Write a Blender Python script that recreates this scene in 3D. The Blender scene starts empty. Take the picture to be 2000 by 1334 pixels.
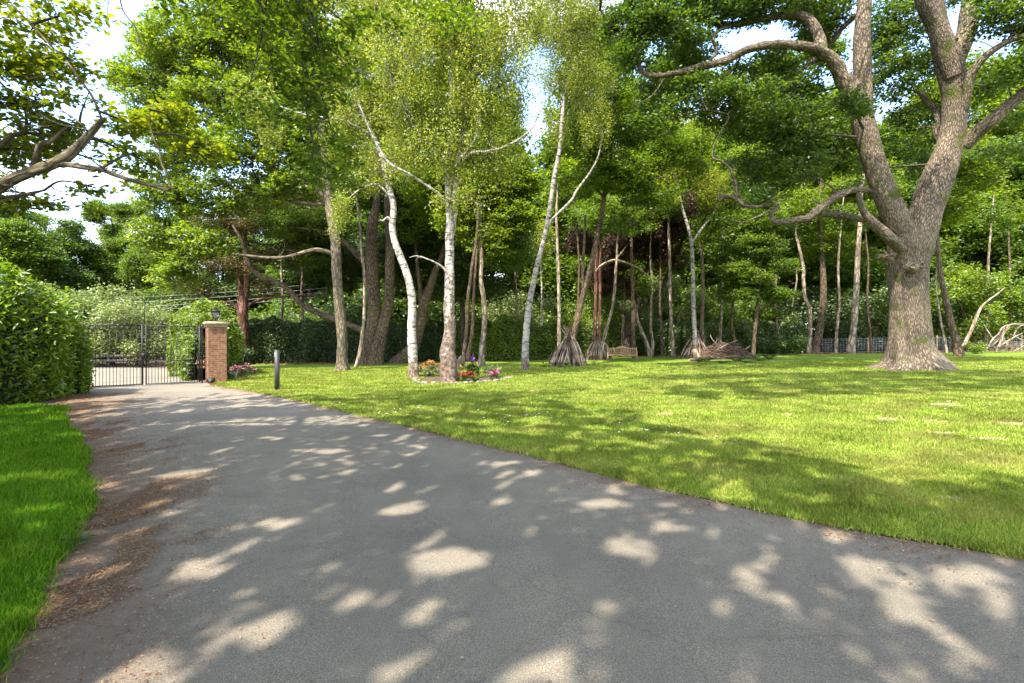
import bpy, math, random
import numpy as np
from mathutils import Vector, Matrix
R = math.radians
rng = np.random.default_rng(7)
random.seed(7)
S = bpy.context.scene
COL = S.collection
CZ = 1.62                                    # eye height
# ---------------------------------------------------------------- camera
cam = bpy.data.cameras.new('camera'); cam.lens = 18; cam.sensor_width = 36
cam.clip_start = 0.05; cam.clip_end = 3000
co = bpy.data.objects.new('camera', cam); COL.objects.link(co)
co.location = (0, 0, CZ); co.rotation_euler = (R(90), 0, 0)
S.camera = co
# ---------------------------------------------------------------- light
SUNV = Vector((-0.35, -0.60, 1.0)).normalized()
EL = math.asin(SUNV.z); AZ = math.atan2(SUNV.x, SUNV.y)
sl = bpy.data.lights.new('sun', 'SUN'); sl.energy = 2.2; sl.angle = R(0.53); sl.color = (1.0, 0.93, 0.82)
so = bpy.data.objects.new('sun', sl); COL.objects.link(so)
so.rotation_euler = SUNV.to_track_quat('Z', 'Y').to_euler()
W = bpy.data.worlds.new('World'); S.world = W; W.use_nodes = True
nt = W.node_tree; nt.nodes.clear()
out = nt.nodes.new('ShaderNodeOutputWorld'); bg = nt.nodes.new('ShaderNodeBackground')
sky = nt.nodes.new('ShaderNodeTexSky'); sky.sky_type = 'NISHITA'; sky.sun_disc = False
sky.sun_elevation = EL; sky.sun_rotation = AZ; sky.air_density = 1.0; sky.dust_density = 1.5
tc = nt.nodes.new('ShaderNodeTexCoord'); mp = nt.nodes.new('ShaderNodeMapping'); mp.inputs['Scale'].default_value = (1, 1, 2.4)
mp.inputs['Location'].default_value = (1.35, 0.75, 0.4)
nz = nt.nodes.new('ShaderNodeTexNoise'); nz.inputs['Scale'].default_value = 2.3; nz.inputs['Detail'].default_value = 7; nz.inputs['Roughness'].default_value = .58
rp = nt.nodes.new('ShaderNodeValToRGB'); rp.color_ramp.elements[0].position = .49; rp.color_ramp.elements[1].position = .63
mx = nt.nodes.new('ShaderNodeMix'); mx.data_type = 'RGBA'; mx.inputs['B'].default_value = (3.3, 3.22, 3.12, 1)
nt.links.new(tc.outputs['Generated'], mp.inputs['Vector']); nt.links.new(mp.outputs[0], nz.inputs['Vector'])
nt.links.new(nz.outputs['Fac'], rp.inputs[0]); nt.links.new(rp.outputs[0], mx.inputs['Factor'])
nt.links.new(sky.outputs[0], mx.inputs['A']); nt.links.new(mx.outputs['Result'], bg.inputs[0])
bg.inputs[1].default_value = 0.15
nt.links.new(bg.outputs[0], out.inputs[0])
S.view_settings.view_transform = 'Standard'; S.view_settings.look = 'None'
S.view_settings.gamma = 1; S.view_settings.exposure = 2.6
S.render.engine = 'CYCLES'
S.cycles.max_bounces = 7; S.cycles.diffuse_bounces = 4; S.cycles.glossy_bounces = 2; S.cycles.transmission_bounces = 5
S.cycles.transparent_max_bounces = 6; S.cycles.use_denoising = True; S.cycles.sample_clamp_indirect = 6
S.cycles.caustics_reflective = False; S.cycles.caustics_refractive = False

# ---------------------------------------------------------------- ground height and pixel helpers
def gz(x, y):
    x = np.asarray(x, float); y = np.asarray(y, float)
    s = 0.022 * x + 0.005 * y - 0.03
    s = 1.3 * np.tanh(s / 1.3)
    return 0.12 * np.log1p(np.exp(s / 0.12))
def gzf(x, y): return float(gz(x, y))
def base(px, py):
    Y = 20.0
    for _ in range(60):
        Y = 0.5 * Y + 0.5 * (CZ - gzf((px - 1000) / 1000 * Y, Y)) / (py - 667) * 1000
    return ((px - 1000) / 1000 * Y, Y, gzf((px - 1000) / 1000 * Y, Y))
def P(px, py, Y): return ((px - 1000) / 1000 * Y, Y, CZ - (py - 667) / 1000 * Y)

# ---------------------------------------------------------------- mesh helpers
class MB:
    def __init__(s): s.V = []; s.n = 0; s.F = []; s.U = []; s.M = []
    def add(s, V, F, m=0, uv=None):
        V = np.asarray(V, float).reshape(-1, 3); F = np.asarray(F, np.int64)
        if len(F) == 0: return
        s.V.append(V); s.F.append(F + s.n); s.n += len(V)
        s.U.append(np.zeros((F.size, 2)) if uv is None else np.asarray(uv, float).reshape(-1, 2)); s.M.append(np.full(len(F), m))
    def box(s, c, d, m=0, rot=None):
        x, y, z = [q / 2 for q in d]
        v = np.array([(i, j, k) for i in (-x, x) for j in (-y, y) for k in (-z, z)])
        if rot is not None: v = v @ np.array(Matrix.Rotation(rot[0], 3, rot[1])).T
        v = v + np.array(c)
        s.add(v, [(0, 1, 3, 2), (4, 6, 7, 5), (0, 4, 5, 1), (2, 3, 7, 6), (0, 2, 6, 4), (1, 5, 7, 3)], m)
    def mesh(s, name, mats, smooth=False, off=None):
        me = bpy.data.meshes.new(name)
        if not s.V: return me
        V = np.concatenate(s.V)
        if off is not None: V = V - np.array(off)
        me.vertices.add(len(V)); me.vertices.foreach_set('co', V.astype(np.float32).ravel())
        tot = np.concatenate([np.full(len(f), f.shape[1]) for f in s.F]); idx = np.concatenate([f.ravel() for f in s.F])
        me.loops.add(len(idx)); me.loops.foreach_set('vertex_index', idx.astype(np.int32))
        me.polygons.add(len(tot)); st = np.zeros(len(tot), np.int32); st[1:] = np.cumsum(tot)[:-1]
        me.polygons.foreach_set('loop_start', st); me.polygons.foreach_set('loop_total', tot.astype(np.int32))
        me.polygons.foreach_set('material_index', np.concatenate(s.M).astype(np.int32))
        if smooth: me.polygons.foreach_set('use_smooth', np.ones(len(tot), bool))
        me.update(calc_edges=True)
        if any(u.any() for u in s.U):
            l = me.uv_layers.new(name='UVMap'); l.data.foreach_set('uv', np.concatenate(s.U).astype(np.float32).ravel())
        for m in (mats if isinstance(mats, (list, tuple)) else [mats]): me.materials.append(m)
        return me
    def obj(s, name, mats, parent=None, smooth=False, loc=None, rotz=0):
        """with loc: verts are world and get shifted so that the origin is at loc"""
        me = s.mesh(name, mats, smooth, None if parent is not None or loc is None else loc)
        o = bpy.data.objects.new(name, me); COL.objects.link(o)
        if parent is not None: o.parent = parent
        elif loc is not None: o.location = loc
        return o
def thing(name, label, cat, loc=(0, 0, 0), rz=0, group=None):
    o = bpy.data.objects.new(name, None); COL.objects.link(o); o.location = loc; o.rotation_euler = (0, 0, rz)
    o.empty_display_size = .2
    o['label'] = label; o['category'] = cat
    if group: o['group'] = group
    return o
def tag(o, label=None, cat=None, group=None, kind=None):
    if label: o['label'] = label
    if cat: o['category'] = cat
    if group: o['group'] = group
    if kind: o['kind'] = kind
    return o
def copy_thing(root, loc, rz, sc, label=None, group=None):
    r = root.copy(); COL.objects.link(r); r.location = loc; r.rotation_euler = (0, 0, rz); r.scale = (sc, sc, sc) if not isinstance(sc, tuple) else sc
    if label: r['label'] = label
    if group: r['group'] = group
    for ch in list(root.children):
        c = ch.copy(); COL.objects.link(c); c.parent = r
    return r
def smooth_path(pts, sub=5):
    p = np.array(pts, float); n = len(p)
    if n < 3: 
        t = np.linspace(0, 1, sub + 1)[:, None]; return p[0] * (1 - t) + p[-1] * t
    q = np.vstack([2 * p[0] - p[1], p, 2 * p[-1] - p[-2]]); o = []
    for i in range(1, n):
        for k in range(sub):
            t = k / sub; a, b, c, d = q[i - 1], q[i], q[i + 1], q[i + 2]
            o.append(.5 * (2 * b + (c - a) * t + (2 * a - 5 * b + 4 * c - d) * t * t + (3 * b - a - 3 * c + d) * t ** 3))
    o.append(p[-1]); return np.array(o)
def tube(mb, pts, rad, k=8, lump=0.0, seed=0, lobe=None, cap=False, m=0, vs=1.0):
    p = np.asarray(pts, float); r = np.asarray(rad, float); n = len(p)
    t = np.gradient(p, axis=0); t /= np.linalg.norm(t, axis=1)[:, None] + 1e-9
    ref = np.array([0.0, 1, 0]) if abs(t[0][1]) < .9 else np.array([1.0, 0, 0])
    N = np.zeros_like(p); a = np.cross(t[0], ref); a /= np.linalg.norm(a); N[0] = a
    for i in range(1, n):
        a = N[i - 1] - t[i] * np.dot(N[i - 1], t[i]); N[i] = a / (np.linalg.norm(a) + 1e-9)
    B = np.cross(t, N)
    th = np.arange(k) / k * 2 * np.pi
    L = np.concatenate([[0], np.cumsum(np.linalg.norm(np.diff(p, axis=0), axis=1))])
    rr = np.repeat(r[:, None], k, 1)
    if lump:
        g = np.random.default_rng(seed)
        rm = r.mean()
        for _ in range(7):
            f = g.integers(1, 4); w = g.uniform(.5, 3.0) / (rm * 2 + .05); ph = g.uniform(0, 6.28, 2)
            rr = rr * (1 + lump * .5 * np.sin(f * th[None, :] + ph[0] + L[:, None] * w * .3) * np.sin(w * L[:, None] + ph[1]))
    if lobe:
        amp, cnt, hgt = lobe
        g = np.random.default_rng(seed + 5); fall = np.exp(-L / hgt)[:, None]
        ph = g.uniform(0, 6.28, 3)
        rr = rr * (1 + amp * fall * (np.cos(cnt * th + ph[0]) + .6 * np.cos((cnt + 2) * th + ph[1]) + .4 * np.cos((cnt * 2 + 1) * th + ph[2]))[None, :])
    V = p[:, None, :] + rr[:, :, None] * (np.cos(th)[None, :, None] * N[:, None, :] + np.sin(th)[None, :, None] * B[:, None, :])
    i, j = np.meshgrid(np.arange(n - 1), np.arange(k), indexing='ij'); i = i.ravel(); j = j.ravel(); j2 = (j + 1) % k
    F = np.stack([i * k + j, i * k + j2, (i + 1) * k + j2, (i + 1) * k + j], 1)
    C = 2 * np.pi * max(r.mean(), .01)
    u0 = j / k * C; u1 = (j + 1) / k * C; v0 = L[i] * vs; v1 = L[i + 1] * vs
    uv = np.stack([np.stack([u0, v0], 1), np.stack([u1, v0], 1), np.stack([u1, v1], 1), np.stack([u0, v1], 1)], 1)
    mb.add(V.reshape(-1, 3), F, m, uv)
    if cap is not False:
        mm = m if cap is True else cap
        for e, ti in ((n - 1, 1),) if cap is True or True else ():
            ring = V[e]; c = ring.mean(0) + t[e] * ti * r[e] * .08
            mb.add(np.vstack([ring, c]), [(k, q, (q + 1) % k, (q + 2) % k) for q in range(0, k, 2)], mm)
        ring = V[0]; c = ring.mean(0)
        mb.add(np.vstack([ring, c]), [(k, (q + 2) % k, (q + 1) % k, q) for q in range(0, k, 2)], mm)
    return p

def leafcloud(mb, cen, rad, n, size, up=.7, flat=.6, m=0, hexa=False, wide=.62, g=None, axis=None, stretch=1.0):
    """cen (M,3) clump centres, rad (M,), n leaves in all"""
    g = g or rng
    cen = np.asarray(cen, float); rad = np.asarray(rad, float)
    w = rad ** 2; w = w / w.sum(); k = g.choice(len(cen), n, p=w)
    d = g.normal(size=(n, 3)); d /= np.linalg.norm(d, axis=1)[:, None]
    d *= (g.uniform(0, 1, n) ** .45)[:, None]
    d[:, 2] *= flat
    p = cen[k] + d * rad[k][:, None] * (1 + .25 * g.normal(size=(n, 1)))
    leaves_at(mb, p, size, up, m, hexa, wide, g, stretch, droop=d)
def leaves_at(mb, p, size, up=.7, m=0, hexa=False, wide=.62, g=None, stretch=1.0, droop=None):
    g = g or rng; n = len(p)
    N = g.normal(size=(n, 3)); N /= np.linalg.norm(N, axis=1)[:, None]; N[:, 2] = np.abs(N[:, 2]) + up; N /= np.linalg.norm(N, axis=1)[:, None]
    a = g.normal(size=(n, 3))
    if droop is not None: a = a * .7 + droop * 1.2
    a -= N * (a * N).sum(1)[:, None]; a /= np.linalg.norm(a, axis=1)[:, None] + 1e-9; b = np.cross(N, a)
    L = (size * g.uniform(.65, 1.3, n))[:, None]; Wd = L * wide / 2
    if hexa:
        v = np.stack([p, p + a * L * .3 + b * Wd * .85 + N * L * .07, p + a * L * .68 + b * Wd * .8 + N * L * .06, p + a * L - N * L * .05,
                      p + a * L * .68 - b * Wd * .8 + N * L * .06, p + a * L * .3 - b * Wd * .85 + N * L * .07], 1).reshape(-1, 3)
        i = np.arange(n) * 6
        F = np.concatenate([np.stack([i, i + 3, i + 2, i + 1], 1), np.stack([i, i + 5, i + 4, i + 3], 1)])
    else:
        v = np.stack([p - a * L * .5, p - a * L * .05 + b * Wd + N * L * .1, p + a * L * .5, p - a * L * .05 - b * Wd + N * L * .1], 1).reshape(-1, 3)
        i = np.arange(n) * 4; F = np.stack([i, i + 3, i + 2, i + 1], 1)
    mb.add(v, F, m)

# ---------------------------------------------------------------- materials
def newmat(name):
    m = bpy.data.materials.new(name); m.use_nodes = True; t = m.node_tree; t.nodes.clear()
    o = t.nodes.new('ShaderNodeOutputMaterial'); return m, t, o
def N_(t, k, **kw):
    n = t.nodes.new(k)
    for a, b in kw.items():
        if a in n.inputs: n.inputs[a].default_value = b
        else: setattr(n, a, b)
    return n
def ramp(t, stops, src=None, interp='LINEAR'):
    r = t.nodes.new('ShaderNodeValToRGB'); e = r.color_ramp.elements; r.color_ramp.interpolation = interp
    while len(e) < len(stops): e.new(.5)
    for q, (p, c) in zip(e, stops): q.position = p; q.color = (*c, 1) if len(c) == 3 else c
    if src is not None: t.links.new(src, r.inputs[0])
    return r
def plain(name, c, rough=.6, metal=0, var=.15, scale=8, bump=0, spec=.4):
    m, t, o = newmat(name); b = N_(t, 'ShaderNodeBsdfPrincipled', Roughness=rough, Metallic=metal); b.inputs['Specular IOR Level'].default_value = spec
    tc = t.nodes.new('ShaderNodeTexCoord'); nz = N_(t, 'ShaderNodeTexNoise', Scale=scale, Detail=5.0); t.links.new(tc.outputs['Object'], nz.inputs['Vector'])
    r = ramp(t, [(.3, [q * (1 - var) for q in c]), (.7, [min(1, q * (1 + var)) for q in c])], nz.outputs['Fac'])
    t.links.new(r.outputs[0], b.inputs['Base Color'])
    if bump:
        bp = N_(t, 'ShaderNodeBump', Strength=bump, Distance=.02); t.links.new(nz.outputs['Fac'], bp.inputs['Height']); t.links.new(bp.outputs[0], b.inputs['Normal'])
    t.links.new(b.outputs[0], o.inputs[0]); return m
def leafmat(name, cols, trans=.48, tcol=(1.75, 1.6, .55), gloss=.05, rough=.55, patch=.3):
    m, t, o = newmat(name); geo = t.nodes.new('ShaderNodeNewGeometry')
    r = ramp(t, [(i / (len(cols) - 1), c) for i, c in enumerate(cols)], geo.outputs['Random Per Island'])
    tc = t.nodes.new('ShaderNodeTexCoord'); nz = N_(t, 'ShaderNodeTexNoise', Scale=.55, Detail=2.0); t.links.new(tc.outputs['Object'], nz.inputs['Vector'])
    hv = t.nodes.new('ShaderNodeHueSaturation')
    r2 = ramp(t, [(.3, (1 - patch,) * 3), (.7, (1 + patch * 1.2,) * 3)], nz.outputs['Fac'])
    mr = t.nodes.new('ShaderNodeMapRange'); mr.inputs[1].default_value = .3; mr.inputs[2].default_value = .7; mr.inputs[3].default_value = 1 - patch; mr.inputs[4].default_value = 1 + patch
    t.nodes.remove(r2); t.links.new(nz.outputs['Fac'], mr.inputs[0]); t.links.new(mr.outputs[0], hv.inputs['Value'])
    t.links.new(r.outputs[0], hv.inputs['Color'])
    df = t.nodes.new('ShaderNodeBsdfDiffuse'); tr = t.nodes.new('ShaderNodeBsdfTranslucent'); gl = N_(t, 'ShaderNodeBsdfGlossy', Roughness=rough)
    gl.inputs['Color'].default_value = (.9, .95, 1, 1)
    mul = t.nodes.new('ShaderNodeMix'); mul.data_type = 'RGBA'; mul.blend_type = 'MULTIPLY'; mul.inputs['Factor'].default_value = 1; mul.inputs['B'].default_value = (*tcol, 1)
    t.links.new(hv.outputs[0], df.inputs[0]); t.links.new(hv.outputs[0], mul.inputs['A']); t.links.new(mul.outputs['Result'], tr.inputs[0])
    m1 = t.nodes.new('ShaderNodeMixShader'); m1.inputs[0].default_value = trans; m2 = t.nodes.new('ShaderNodeMixShader'); m2.inputs[0].default_value = gloss
    t.links.new(df.outputs[0], m1.inputs[1]); t.links.new(tr.outputs[0], m1.inputs[2]); t.links.new(m1.outputs[0], m2.inputs[1]); t.links.new(gl.outputs[0], m2.inputs[2])
    t.links.new(m2.outputs[0], o.inputs[0]); return m
def barkmat(name, c1, c2, su=14, sv=3, bump=.6, dist=.03, moss=0, mosscol=(.07, .085, .015), rnd=1.0):
    m, t, o = newmat(name); b = N_(t, 'ShaderNodeBsdfPrincipled', Roughness=.9); b.inputs['Specular IOR Level'].default_value = .15
    uv = t.nodes.new('ShaderNodeTexCoord'); mp = t.nodes.new('ShaderNodeMapping'); mp.inputs['Scale'].default_value = (su, sv, 1)
    t.links.new(uv.outputs['UV'], mp.inputs[0])
    wn = N_(t, 'ShaderNodeTexNoise', Scale=1.2, Detail=3.0); t.links.new(mp.outputs[0], wn.inputs['Vector'])
    add = t.nodes.new('ShaderNodeMix'); add.data_type = 'VECTOR'; add.inputs['Factor'].default_value = .5
    t.links.new(mp.outputs[0], add.inputs['A']); t.links.new(wn.outputs['Color'], add.inputs['B'])
    vo = N_(t, 'ShaderNodeTexVoronoi', feature='DISTANCE_TO_EDGE', Scale=1.0); t.links.new(add.outputs['Result'], vo.inputs['Vector'])
    nz = N_(t, 'ShaderNodeTexNoise', Scale=1.1, Detail=8.0, Roughness=.72); t.links.new(mp.outputs[0], nz.inputs['Vector'])
    big = N_(t, 'ShaderNodeTexNoise', Scale=.9, Detail=3.0); t.links.new(uv.outputs['Object'], big.inputs['Vector'])
    mr = t.nodes.new('ShaderNodeMapRange'); mr.inputs[2].default_value = .22; t.links.new(vo.outputs['Distance'], mr.inputs[0])
    mu = t.nodes.new('ShaderNodeMath'); mu.operation = 'MULTIPLY'; t.links.new(mr.outputs[0], mu.inputs[0]); t.links.new(nz.outputs['Fac'], mu.inputs[1])
    r = ramp(t, [(0, [q * .55 for q in c1]), (.22, c1), (.62, c2)], mu.outputs[0]); last = r.outputs[0]
    r3 = ramp(t, [(.35, (.72, .72, .72)), (.65, (1.2, 1.18, 1.15))], big.outputs['Fac'])
    mm = t.nodes.new('ShaderNodeMix'); mm.data_type = 'RGBA'; mm.blend_type = 'MULTIPLY'; mm.inputs['Factor'].default_value = 1
    t.links.new(last, mm.inputs['A']); t.links.new(r3.outputs[0], mm.inputs['B']); last = mm.outputs['Result']
    if moss:
        n2 = N_(t, 'ShaderNodeTexNoise', Scale=1.6, Detail=6.0); t.links.new(uv.outputs['Object'], n2.inputs['Vector'])
        r4 = ramp(t, [(.62 - moss, (0, 0, 0)), (.75 - moss * .6, (1, 1, 1))], n2.outputs['Fac'])
        m3 = t.nodes.new('ShaderNodeMix'); m3.data_type = 'RGBA'; m3.inputs['B'].default_value = (*mosscol, 1)
        t.links.new(r4.outputs[0], m3.inputs['Factor']); t.links.new(last, m3.inputs['A']); last = m3.outputs['Result']
    t.links.new(last, b.inputs['Base Color'])
    bp = N_(t, 'ShaderNodeBump', Strength=bump, Distance=dist); t.links.new(mu.outputs[0], bp.inputs['Height']); t.links.new(bp.outputs[0], b.inputs['Normal'])
    t.links.new(b.outputs[0], o.inputs[0]); return m
def birchmat(name, white=(.33, .30, .265), dark=(.045, .035, .03), lowdark=1.2, brown=(.16, .11, .08), rough_to=.5):
    """white papery bark with dark cross marks; fissured brown bark towards the foot (object z is height above the base)"""
    m, t, o = newmat(name); b = N_(t, 'ShaderNodeBsdfPrincipled', Roughness=.75); b.inputs['Specular IOR Level'].default_value = .25
    uv = t.nodes.new('ShaderNodeTexCoord')
    mp = t.nodes.new('ShaderNodeMapping'); mp.inputs['Scale'].default_value = (1.8, 4.5, 1); t.links.new(uv.outputs['UV'], mp.inputs[0])
    n1 = N_(t, 'ShaderNodeTexNoise', Scale=1.6, Detail=6.0, Roughness=.7); t.links.new(mp.outputs[0], n1.inputs['Vector'])
    mp2 = t.nodes.new('ShaderNodeMapping'); mp2.inputs['Scale'].default_value = (7, 4.5, 1); t.links.new(uv.outputs['UV'], mp2.inputs[0])
    n2 = N_(t, 'ShaderNodeTexNoise', Scale=1.1, Detail=7.0, Roughness=.65); t.links.new(mp2.outputs[0], n2.inputs['Vector'])
    sp = t.nodes.new('ShaderNodeSeparateXYZ'); t.links.new(uv.outputs['Object'], sp.inputs[0])
    mr = t.nodes.new('ShaderNodeMapRange'); mr.inputs[1].default_value = 0; mr.inputs[2].default_value = lowdark; mr.inputs[3].default_value = .75; mr.inputs[4].default_value = 0
    t.links.new(sp.outputs['Z'], mr.inputs[0])
    ad = t.nodes.new('ShaderNodeMath'); ad.operation = 'ADD'; t.links.new(n2.outputs['Fac'], ad.inputs[0]); 
    m5 = t.nodes.new('ShaderNodeMath'); m5.operation = 'MULTIPLY'; m5.inputs[1].default_value = .35; t.links.new(mr.outputs[0], m5.inputs[0]); t.links.new(m5.outputs[0], ad.inputs[1])
    f = ramp(t, [(rough_to + .08, (0, 0, 0)), (rough_to + .16, (1, 1, 1))], ad.outputs[0])
    w = ramp(t, [(.40, dark), (.45, [q * .55 for q in white]), (.52, white), (.8, [min(1, q * 1.15) for q in white])], n1.outputs['Fac'])
    mpb = t.nodes.new('ShaderNodeMapping'); mpb.inputs['Scale'].default_value = (22, 7, 1); t.links.new(uv.outputs['UV'], mpb.inputs[0])
    nb = N_(t, 'ShaderNodeTexNoise', Scale=1.0, Detail=5.0); t.links.new(mpb.outputs[0], nb.inputs['Vector'])
    br = ramp(t, [(.35, dark), (.55, brown), (.72, [q * 1.9 for q in brown])], nb.outputs['Fac'])
    mi = t.nodes.new('ShaderNodeMix'); mi.data_type = 'RGBA'; t.links.new(f.outputs[0], mi.inputs['Factor']); t.links.new(w.outputs[0], mi.inputs['A']); t.links.new(br.outputs[0], mi.inputs['B'])
    t.links.new(mi.outputs['Result'], b.inputs['Base Color'])
    mh = t.nodes.new('ShaderNodeMix'); mh.data_type = 'FLOAT'; t.links.new(f.outputs[0], mh.inputs[0]); t.links.new(n1.outputs['Fac'], mh.inputs[2]); t.links.new(nb.outputs['Fac'], mh.inputs[3])
    bp = N_(t, 'ShaderNodeBump', Strength=.6, Distance=.02); t.links.new(mh.outputs[0], bp.inputs['Height']); t.links.new(bp.outputs[0], b.inputs['Normal'])
    t.links.new(b.outputs[0], o.inputs[0]); return m

M = {}
M['oakbark'] = barkmat('oak_bark', (.135, .105, .074), (.32, .255, .18), 42, 8.5, 1.0, .05, moss=.07)
M['greybark'] = barkmat('grey_bark', (.11, .09, .06), (.25, .205, .145), 24, 5, .7, .03, moss=.03)
M['brownbark'] = barkmat('brown_bark', (.085, .06, .038), (.20, .15, .10), 24, 6, .7, .03, moss=.02)
M['redbark'] = barkmat('red_bark', (.09, .045, .03), (.23, .13, .09), 12, 2, .8, .03)
M['darkbark'] = barkmat('dark_bark', (.035, .027, .02), (.10, .08, .055), 24, 6, .6, .03, moss=.02)
M['palebark'] = barkmat('pale_bark', (.20, .155, .11), (.46, .38, .29), 10, 3, .5, .02)
M['twig'] = plain('twig', (.10, .075, .045), .9, var=.4, scale=3)
M['twigdark'] = plain('dark_twig', (.05, .04, .028), .9, var=.4, scale=3)
M['twigpale'] = plain('pale_twig', (.26, .21, .155), .9, var=.4, scale=3)
M['birch'] = birchmat('birch_bark')
M['birchw'] = birchmat('white_birch_bark', white=(.42, .385, .33), lowdark=1.3, rough_to=.50)
M['birchd'] = birchmat('rough_birch_bark', white=(.42, .38, .33), lowdark=4.2, rough_to=.445)
M['lf_oak'] = leafmat('oak_leaf', [(.028, .065, .010), (.06, .12, .012), (.13, .20, .018)], gloss=.07, rough=.5)
M['lf_green'] = leafmat('mid_green_leaf', [(.032, .075, .008), (.08, .15, .010), (.18, .26, .016)])
M['lf_bright'] = leafmat('bright_green_leaf', [(.05, .10, .008), (.12, .20, .010), (.25, .31, .016)])
M['lf_yellow'] = leafmat('yellow_green_leaf', [(.16, .20, .012), (.24, .27, .015), (.32, .32, .02)])
M['lf_birch'] = leafmat('birch_leaf', [(.08, .12, .018), (.17, .225, .028), (.32, .34, .06)], trans=.46, gloss=.03)
M['lf_dark'] = leafmat('dark_evergreen_leaf', [(.024, .045, .008), (.045, .08, .010), (.08, .125, .016)], trans=.25, gloss=.07)
M['lf_yew'] = leafmat('brownish_yew_leaf', [(.05, .06, .015), (.09, .085, .02), (.14, .10, .03)], trans=.25)
M['lf_copper'] = leafmat('copper_leaf', [(.035, .018, .016), (.06, .03, .02), (.09, .05, .03)], trans=.25, tcol=(1.6, .9, .5))
M['lf_pale'] = leafmat('pale_grey_green_leaf', [(.13, .17, .05), (.18, .22, .07), (.25, .29, .10)], trans=.3, tcol=(1.2, 1.3, .7), gloss=.03)
M['lf_laurel'] = leafmat('laurel_leaf', [(.06, .125, .008), (.12, .21, .012), (.27, .36, .02)], trans=.4, gloss=.045, rough=.45)
M['lf_near'] = leafmat('backlit_leaf', [(.09, .15, .010), (.15, .21, .012), (.25, .28, .016)], trans=.55, tcol=(1.9, 1.7, .5))
M['lf_hedge'] = leafmat('hedge_leaf', [(.04, .08, .010), (.07, .12, .012), (.13, .18, .018)], trans=.3, gloss=.07, rough=.5)
M['core'] = plain('dark_core', (.02, .026, .012), 1, var=.4, scale=4)
# ================================================================ THE GROUND
def sheet(name, A, B, nu, off, mat, u_sub=4, loc=None):
    """strip between polylines A and B (same count), draped on the ground"""
    a = smooth_path([(x, y, 0) for x, y in A], u_sub) if u_sub > 1 else np.array([(x, y, 0) for x, y in A], float)
    b = smooth_path([(x, y, 0) for x, y in B], u_sub) if u_sub > 1 else np.array([(x, y, 0) for x, y in B], float)
    t = np.linspace(0, 1, nu + 1)[None, :, None]
    V = a[:, None, :] * (1 - t) + b[:, None, :] * t; V[..., 2] = gz(V[..., 0], V[..., 1]) + off
    n = len(a); i, j = np.meshgrid(np.arange(n - 1), np.arange(nu), indexing='ij'); i = i.ravel(); j = j.ravel(); w = nu + 1
    mb = MB(); mb.add(V.reshape(-1, 3), np.stack([i * w + j, i * w + j + 1, (i + 1) * w + j + 1, (i + 1) * w + j], 1))
    o = mb.obj(name, mat, smooth=True); tag(o, kind='structure'); return o

def ground_material(name, cols, sc=6, sc2=.5, bump=.4):
    m, t, o = newmat(name); b = N_(t, 'ShaderNodeBsdfPrincipled', Roughness=.95); b.inputs['Specular IOR Level'].default_value = .15
    tc = t.nodes.new('ShaderNodeTexCoord')
    a = N_(t, 'ShaderNodeTexNoise', Scale=sc, Detail=9.0, Roughness=.75); c = N_(t, 'ShaderNodeTexNoise', Scale=sc2, Detail=4.0)
    t.links.new(tc.outputs['Object'], a.inputs['Vector']); t.links.new(tc.outputs['Object'], c.inputs['Vector'])
    mixv = t.nodes.new('ShaderNodeMix'); mixv.data_type = 'FLOAT'; mixv.inputs[0].default_value = .35
    t.links.new(a.outputs['Fac'], mixv.inputs[2]); t.links.new(c.outputs['Fac'], mixv.inputs[3])
    r = ramp(t, [(.32 + .36 * i / (len(cols) - 1), q) for i, q in enumerate(cols)], mixv.outputs[0])
    t.links.new(r.outputs[0], b.inputs['Base Color'])
    bp = N_(t, 'ShaderNodeBump', Strength=bump, Distance=.03); t.links.new(a.outputs['Fac'], bp.inputs['Height']); t.links.new(bp.outputs[0], b.inputs['Normal'])
    t.links.new(b.outputs[0], o.inputs[0]); return m

M['soil'] = ground_material('woodland_soil', [(.05, .032, .02), (.11, .072, .05), (.18, .125, .09)], 9, .6)
M['lawn'] = ground_material('lawn_turf', [(.07, .11, .012), (.12, .18, .016), (.18, .23, .025)], 22, .45)
M['verge'] = ground_material('verge_turf', [(.02, .07, .006), (.04, .12, .01), (.07, .16, .015)], 22, .6)
M['bare'] = ground_material('bare_earth', [(.16, .13, .07), (.25, .205, .125), (.33, .27, .18)], 12, 1)
M['bed'] = ground_material('bed_soil', [(.04, .028, .02), (.09, .06, .042), (.16, .11, .08)], 14, 2, .8)

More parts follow.
